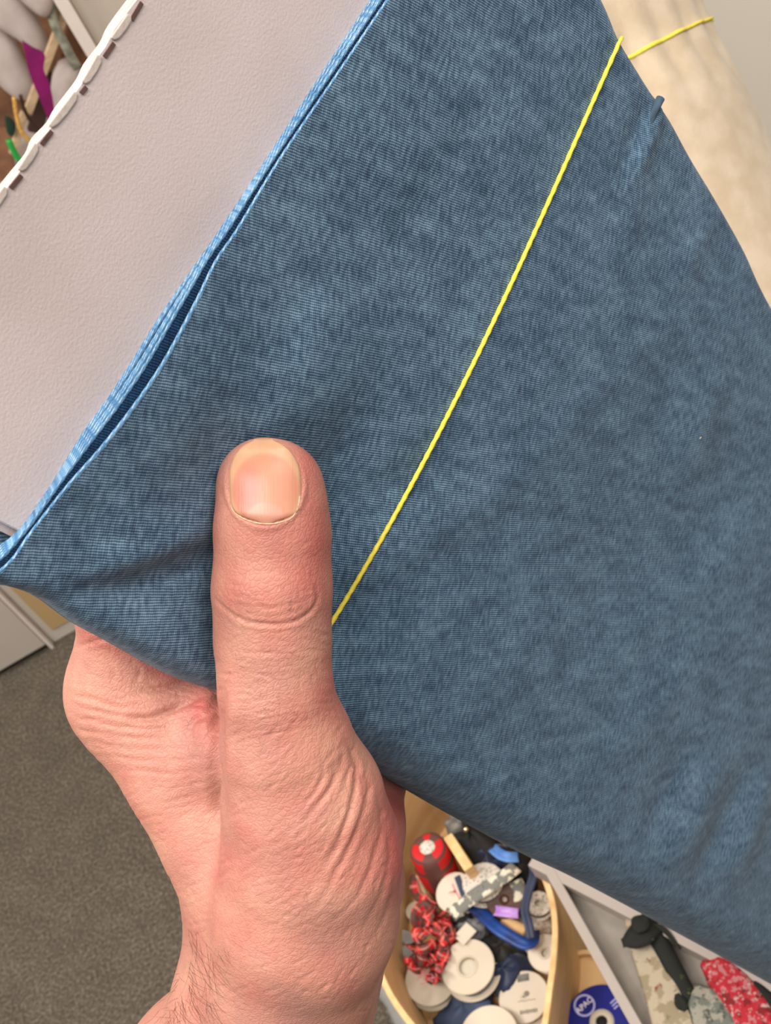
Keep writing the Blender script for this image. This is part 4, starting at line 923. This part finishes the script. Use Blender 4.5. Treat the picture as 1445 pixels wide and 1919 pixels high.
for k in range(3):
    p = o_+e1*(.0085+k*.0012)+e2*(.0125-k*.0022)+ax_*.0002; f1 = e1*math.cos(a)+e2*math.sin(a); f2 = ax_.cross(f1); obox('small_print', p, f1*(.0062-.001*k), f2*.0011, ax_*.0002, M['logo'], t_)

# red tartan roll standing upright beside the divider
rr_ = empty('tartan_ribbon_roll', 'upright roll of red tartan ribbon with a white core, beside the plywood divider', 'ribbon roll')
o_ = Pz(801, 1588, .528); lean = Vector((.12, .1, 1)).normalized()
lathe('wound_ribbon', [(.0070, 0), (.012, .0006), (.0158, -.002), (.0175, -.008), (.0172, -.016), (.0182, -.024), (.0178, -.040), (.016, -.058), (.015, -.070), (.005, -.071)], o_, lean, M['tartan_big'], rr_, 40, True, lambda th, j: .03*math.sin(3*th+j*1.7))
lathe('core', [(.0001, .0012), (.0062, .0012), (.0070, .0004), (.0070, -.003)], o_, lean, M['lace'], rr_, 24, True)
def Pzl(lst): return [Pz(x, y, z) for x, y, z in lst]
def ribbon(name, pts, width, m_, label, side=None, group=None, cup=0, th=.0004, parent=None, cat='ribbon', n=7):
    c = catmull(Pzl(pts), n); s_ = side if side is not None else Vector((0, 0, 1))
    if s_ == 'flat': s_ = [ (c[min(i+1, len(c)-1)]-c[max(i-1, 0)]).cross(Vector((.1, -.2, 1))) for i in range(len(c))]
    o = strip(name, c, s_, width, m_, parent, th, cup)
    return tag(o, label, cat, group) if label else o
tag(tube('wooden_peg', catmull(Pzl([(783, 1640, .50), (790, 1660, .49), (797, 1678, .485)]), 5), .0022, M['slat']), 'short pale wooden peg leaning below the red tartan roll', 'peg')
# crumpled tartan ribbon: one long ribbon in many loops
tb = empty('crumpled_tartan_ribbon', 'crumpled red tartan ribbon lying between the tartan roll and the large white spool', 'ribbon')
for k in range(20):
    t = k/19; cx = 814+18*math.sin(k*2.4)+(6 if t < .5 else -16*t); cy = 1706+t*116; pts_ = []
    a0 = rng.uniform(0, 6.3); rad = 24 if t < .75 else 15
    for q in range(4):
        a0 += rng.uniform(.7, 1.3); pts_.append((cx+rad*math.cos(a0)*rng.uniform(.6, 1.1), cy+rad*math.sin(a0)*rng.uniform(.6, 1.1), .502+rng.uniform(-.012, .008)))
    c = catmull(Pzl(pts_), 6); sd = Vector(rng.normal(size=3)*.8); sd.z *= .4; f0 = (RR*rng.normal()+UU*rng.normal())
    vs, f_, uv = strip_data(c, [f0+sd*math.sin(i*.25) for i in range(len(c))], .0110, .0004, .0016)
    mesh('ribbon_loop', vs, f_, M['tartan'], tb, True, [(u+k*.03, v) for u, v in uv])
for k in range(10):
    x, y = rng.uniform(790, 822), rng.uniform(1812, 1836); hb2 = catmull(Pzl([(x, y, .502), (x+rng.uniform(-12, 12), y+rng.uniform(2, 10), .503), (x+rng.uniform(-16, 16), y+rng.uniform(6, 20), .5)]), 4); tube('frayed_thread', hb2, .0003, M['pink'], tb, 5)
ribbon('tartan_tail', [(778, 1640, .50), (776, 1662, .495), (784, 1680, .495), (800, 1686, .495), (808, 1684, .49)], .008, M['tartan'], 'tail of tartan ribbon curling under the roll of tartan', 'flat')
# strip of grey flowered ribbon across the lace spool, royal blue ribbon looping round the brown roll
ribbon('flowered_ribbon', [(846, 1716, .520), (864, 1698, .524), (890, 1678, .526), (920, 1658, .527), (948, 1640, .525), (968, 1624, .520)], .0115, M['flower_ribbon'], 'grey ribbon with white flowers stretched across the lace spool', 'flat', cup=.0004)
ribbon('flowered_ribbon', [(966, 1650, .512), (974, 1668, .508), (976, 1690, .504)], .0115, M['flower_ribbon'], 'short curl of grey flowered ribbon right of the brown roll', 'flat')
ribbon('royal_blue_ribbon', [(880, 1694, .500), (902, 1712, .503), (930, 1738, .506), (958, 1756, .506), (982, 1768, .504), (998, 1762, .502), (1000, 1742, .500)], .0105, M['royal'], 'royal blue ribbon running from the flowered ribbon to the right wall', 'flat', cup=.001)
ribbon('royal_blue_ribbon', [(996, 1760, .508), (990, 1730, .512), (984, 1704, .514), (990, 1672, .516), (1000, 1640, .518), (998, 1618, .518)], .0075, M['navy'], 'navy ribbon loop standing beside the grey eyed spool', 'flat', cup=.0012)
ribbon('lilac_ribbon', [(926, 1706, .512), (940, 1708, .514), (954, 1710, .514), (972, 1712, .511)], .0085, M['lilac'], 'small folded lilac ribbon under the brown roll', 'flat', cup=.0022)
ribbon('tan_ribbon', [(938, 1726, .497), (960, 1734, .498), (984, 1746, .497)], .0100, M['ply'], 'tan ribbon lying under the lilac ribbon', 'flat')
ribbon('light_blue_ribbon', [(922, 1588, .520), (936, 1600, .524), (952, 1606, .524), (972, 1606, .520)], .0090, M['sky'], 'light blue ribbon at the edge of the bolt, behind the lace spool', 'flat', cup=.0014)
def lump(name, px, py, z, rx, ry, rz, m_, label, cat, seed=0):
    c = Pz(px, py, z); vs = []; f_ = []; nu, nv = 22, 14; r2 = np.random.default_rng(seed)
    ph = r2.uniform(0, 6, 6)
    for j in range(nv+1):
        for i in range(nu):
            u, v = 2*math.pi*i/nu, math.pi*j/nv; k = 1+.12*math.sin(3*u+ph[0]+2*v)+.10*math.sin(5*u+ph[1])*math.sin(v)+.07*math.sin(7*v+ph[2]+u)
            vs.append(c+Vector((rx*k*math.cos(u)*math.sin(v), ry*k*math.sin(u)*math.sin(v), rz*k*math.cos(v))))
    f_ = [(j*nu+i, j*nu+(i+1) % nu, (j+1)*nu+(i+1) % nu, (j+1)*nu+i) for j in range(nv) for i in range(nu)]
    return tag(mesh(name, vs, f_, m_, None, True), label, cat)
lump('black_cloth', 893, 1580, .492, .022, .030, .022, M['black'], 'black crumpled cloth behind the plywood divider', 'cloth', 1)
lump('black_cloth', 975, 1630, .492, .014, .018, .022, M['black'], 'small black cloth between the light blue and navy ribbons', 'cloth', 2)
lump('navy_cloth', 925, 1620, .484, .022, .020, .022, M['navy'], 'navy cloth under the light blue ribbon', 'cloth', 3)
lump('dark_cloth', 948, 1785, .470, .024, .018, .018, mat('dark_olive_print', srgb(48, 44, 36), .8, srgb(20, 20, 26), scale=90), 'dark olive printed cloth right of the large white spool', 'cloth', 4)
lump('navy_cloth', 952, 1828, .470, .020, .016, .016, M['navy'], 'dark navy cloth between the large spool and the lettered spool', 'cloth', 5)
lump('grey_lace', 888, 1738, .478, .018, .014, .016, mat('grey_net', srgb(132, 132, 136), .7, srgb(70, 72, 80), scale=160, lo=.45, hi=.6), 'bunched grey net above the large white spool', 'net', 6)
lump('charcoal_cloth', 872, 1722, .482, .014, .012, .014, M['black'], 'charcoal cloth under the left end of the flowered ribbon', 'cloth', 7)
lump('blue_cloth', 876, 1890, .466, .026, .016, .012, mat('slate_blue_cloth', srgb(66, 82, 112), .7, srgb(48, 62, 92), scale=50), 'slate blue cloth under the large white spool', 'cloth', 8)
lump('white_net', 1000, 1745, .478, .014, .016, .014, M['lace'], 'white net at the right wall below the blue ribbon', 'net', 9)
lump('grey_net', 858, 1548, .505, .012, .010, .010, M['grey'], 'grey net where the divider meets the blue bolt', 'net', 10)
obj_ = box('white_card', (0, 0, 0), (.016, .012, .0012), M['white_plastic'], None, .0004); p_ = Pz(880, 1752, .500); obj_.location = p_-Vector((.008, .006, 0)); obj_.rotation_euler = (.1, .1, .4); tag(obj_, 'small square white card above the large white spool', 'card')
# polished bead
bd = lathe('metal_bead', [(.0001, .0026), (.0014, .0022), (.0024, .001), (.0026, 0), (.0024, -.001), (.0014, -.0022), (.0001, -.0026)], Pz(873, 1555, .519), (0, 0, 1), M['metal'], None, 20, True); tag(bd, 'shiny metal bead lying on the grey net', 'bead')
# clear wrapping beside the bin on the carpet
wr = [Vector((p.x, p.y, p.z)) for p in Pzl([(715, 1840, .012), (738, 1870, .02), (752, 1900, .014), (770, 1940, .012)])]
tag(strip('clear_wrapping', catmull(wr, 6), Vector((1, 0, .3)), .03, M['clear'], None, .0006, .006), 'clear plastic wrapping on the carpet beside the plywood bin', 'wrapping')

# ================================================================ white tray with folded prints (lower right)
tr = empty('white_tray', 'white display tray on a stand, holding folded floral prints', 'tray')
ZT = .60; W_ = .0075
corner = Pz(1001, 1599, ZT); near = Pz(1180, 1919, ZT); near = corner+(near-corner)*2.2; far = Pz(1452, 1829, ZT); far = corner+(far-corner)*1.6
def wall(nm, a, b_, inner, z0, z1, th):
    d_ = (b_-a); d_.z = 0; s_ = Vector((-d_.y, d_.x, 0)).normalized()
    if s_.dot(inner-a) < 0: s_ = -s_
    return obox(nm, Vector((a.x, a.y, z0)), Vector((d_.x, d_.y, 0)), s_*th, (0, 0, z1-z0), M['tray'], tr, .0008)
inn = (near+far)/2
wall('side_wall', corner, near, inn, .578, ZT, W_); wall('back_wall', corner+(far-corner)*.001, far, inn, .5785, ZT-.0004, .0105)
wall('front_wall', near, far, inn, .579, ZT-.0008, W_)
base_ = [Vector((p.x, p.y, .5795)) for p in (corner*.97+inn*.03, near*.98+inn*.02, far*.98+inn*.02)]
mesh('tray_floor', *prism_data(base_, [p+Vector((0, 0, .005)) for p in base_]), mat('tray_lining', srgb(150, 142, 134), .7, srgb(138, 130, 122), scale=60), tr)
cen = sum(base_, Vector())/3
legp = [cen+(p-cen)*.3 for p in base_]; mesh('stand', *prism_data([Vector((p.x, p.y, 0)) for p in legp], [Vector((p.x, p.y, .5790)) for p in legp]), M['white_panel'], tr)
FT = .5848
def bundle(name, path_px, wd, hgt_, m_, label, z=FT, seed=0, ends=True):
    """a folded print lying in the tray: soft oblong section with creases along its length"""
    c = catmull([Pz(x, y, z+hgt_*.5) for x, y in path_px], 8); n = 26; vs = []; r2 = np.random.default_rng(seed); ph = r2.uniform(0, 6, 4); m2 = len(c)
    for i, p in enumerate(c):
        t = (c[min(i+1, m2-1)]-c[max(i-1, 0)]).normalized(); s_ = t.cross(Vector((0, 0, 1))).normalized(); e = 1 if not ends else min(1, .35+1.2*min(i, m2-1-i)/m2*3)
        for k in range(n):
            a = 2*math.pi*k/n; w2 = wd[0]+(wd[1]-wd[0])*i/(m2-1); q = 1+.08*math.sin(5*a+ph[0]+i*.1)+.05*math.sin(9*a+ph[1])
            ca, sa = math.cos(a), math.sin(a); vs.append(Vector((*(p+s_*(math.copysign(abs(ca)**.7, ca)*w2*.5*e*q)).xy, z+hgt_*.5+math.copysign(abs(sa)**.6, sa)*hgt_*.5*e*(q if sa > 0 else 1)*(1 if sa > 0 else .98))))
    f_ = [(i*n+k, i*n+(k+1) % n, (i+1)*n+(k+1) % n, (i+1)*n+k) for i in range(m2-1) for k in range(n)]+[tuple(range(n))[::-1], tuple((m2-1)*n+k for k in range(n))]
    return tag(mesh(name, vs, f_, m_, None, True), label, 'fabric')
bundle('floral_fabric', [(1178, 1722), (1216, 1790), (1256, 1880), (1300, 1990)], (.016, .040), .012, M['floral_cream'], 'cream floral print folded along the left of the dark leaf garland', seed=1)
bundle('floral_fabric', [(1300, 1850), (1325, 1890), (1350, 1940), (1390, 2020)], (.018, .045), .014, M['floral_grey'], 'grey green floral print crumpled below the red speckled print', seed=2)
bundle('speckled_fabric', [(1316, 1806), (1356, 1832), (1396, 1880), (1440, 1960)], (.014, .036), .018, M['floral_red'], 'red speckled print against the back wall of the tray', seed=3)
bundle('dark_fabric', [(1400, 1842), (1440, 1874), (1480, 1940)], (.010, .018), .016, M['floral_green'], 'dark green print at the right edge beyond the red one', seed=4)
g = empty('leaf_garland', 'dark green leaf garland lying diagonally across the tray', 'garland')
lp = Pzl([(1206, 1716, 0.601), (1228, 1752, 0.599), (1250, 1790, 0.597), (1276, 1840, 0.595), (1300, 1890, 0.595), (1326, 1950, 0.595)])
strip('stem', catmull(lp, 6), Vector((1, .3, 0)), .0125, M['floral_green'], g, .0015, .0015)
for pp, wd in (([(1166, 1768, 0.601), (1190, 1756, 0.604), (1214, 1744, 0.604), (1236, 1738, 0.601)], .0190), ([(1190, 1746, 0.606), (1200, 1730, 0.607), (1210, 1716, 0.605)], .0140), ([(1222, 1730, 0.602), (1244, 1742, 0.602), (1276, 1778, 0.599)], .0040), ([(1268, 1862, 0.598), (1276, 1880, 0.599), (1286, 1894, 0.597)], .0085)):
    c = catmull(Pzl(pp), 6); vs, f_, uv = strip_data(c, [(c[min(i+1, len(c)-1)]-c[max(i-1, 0)]).cross(Vector((0, 0, 1))) for i in range(len(c))], wd, .0008, .001)
    n8 = len(c)
    for i in range(n8):
        e = math.sin(math.pi*min(.92, max(.06, i/(n8-1))))**.6; m8 = c[i]
        for k in range(8): vs[i*8+k] = m8+(Vector(vs[i*8+k])-m8)*e
    mesh('leaf', vs, f_, M['floral_green'], g, True)
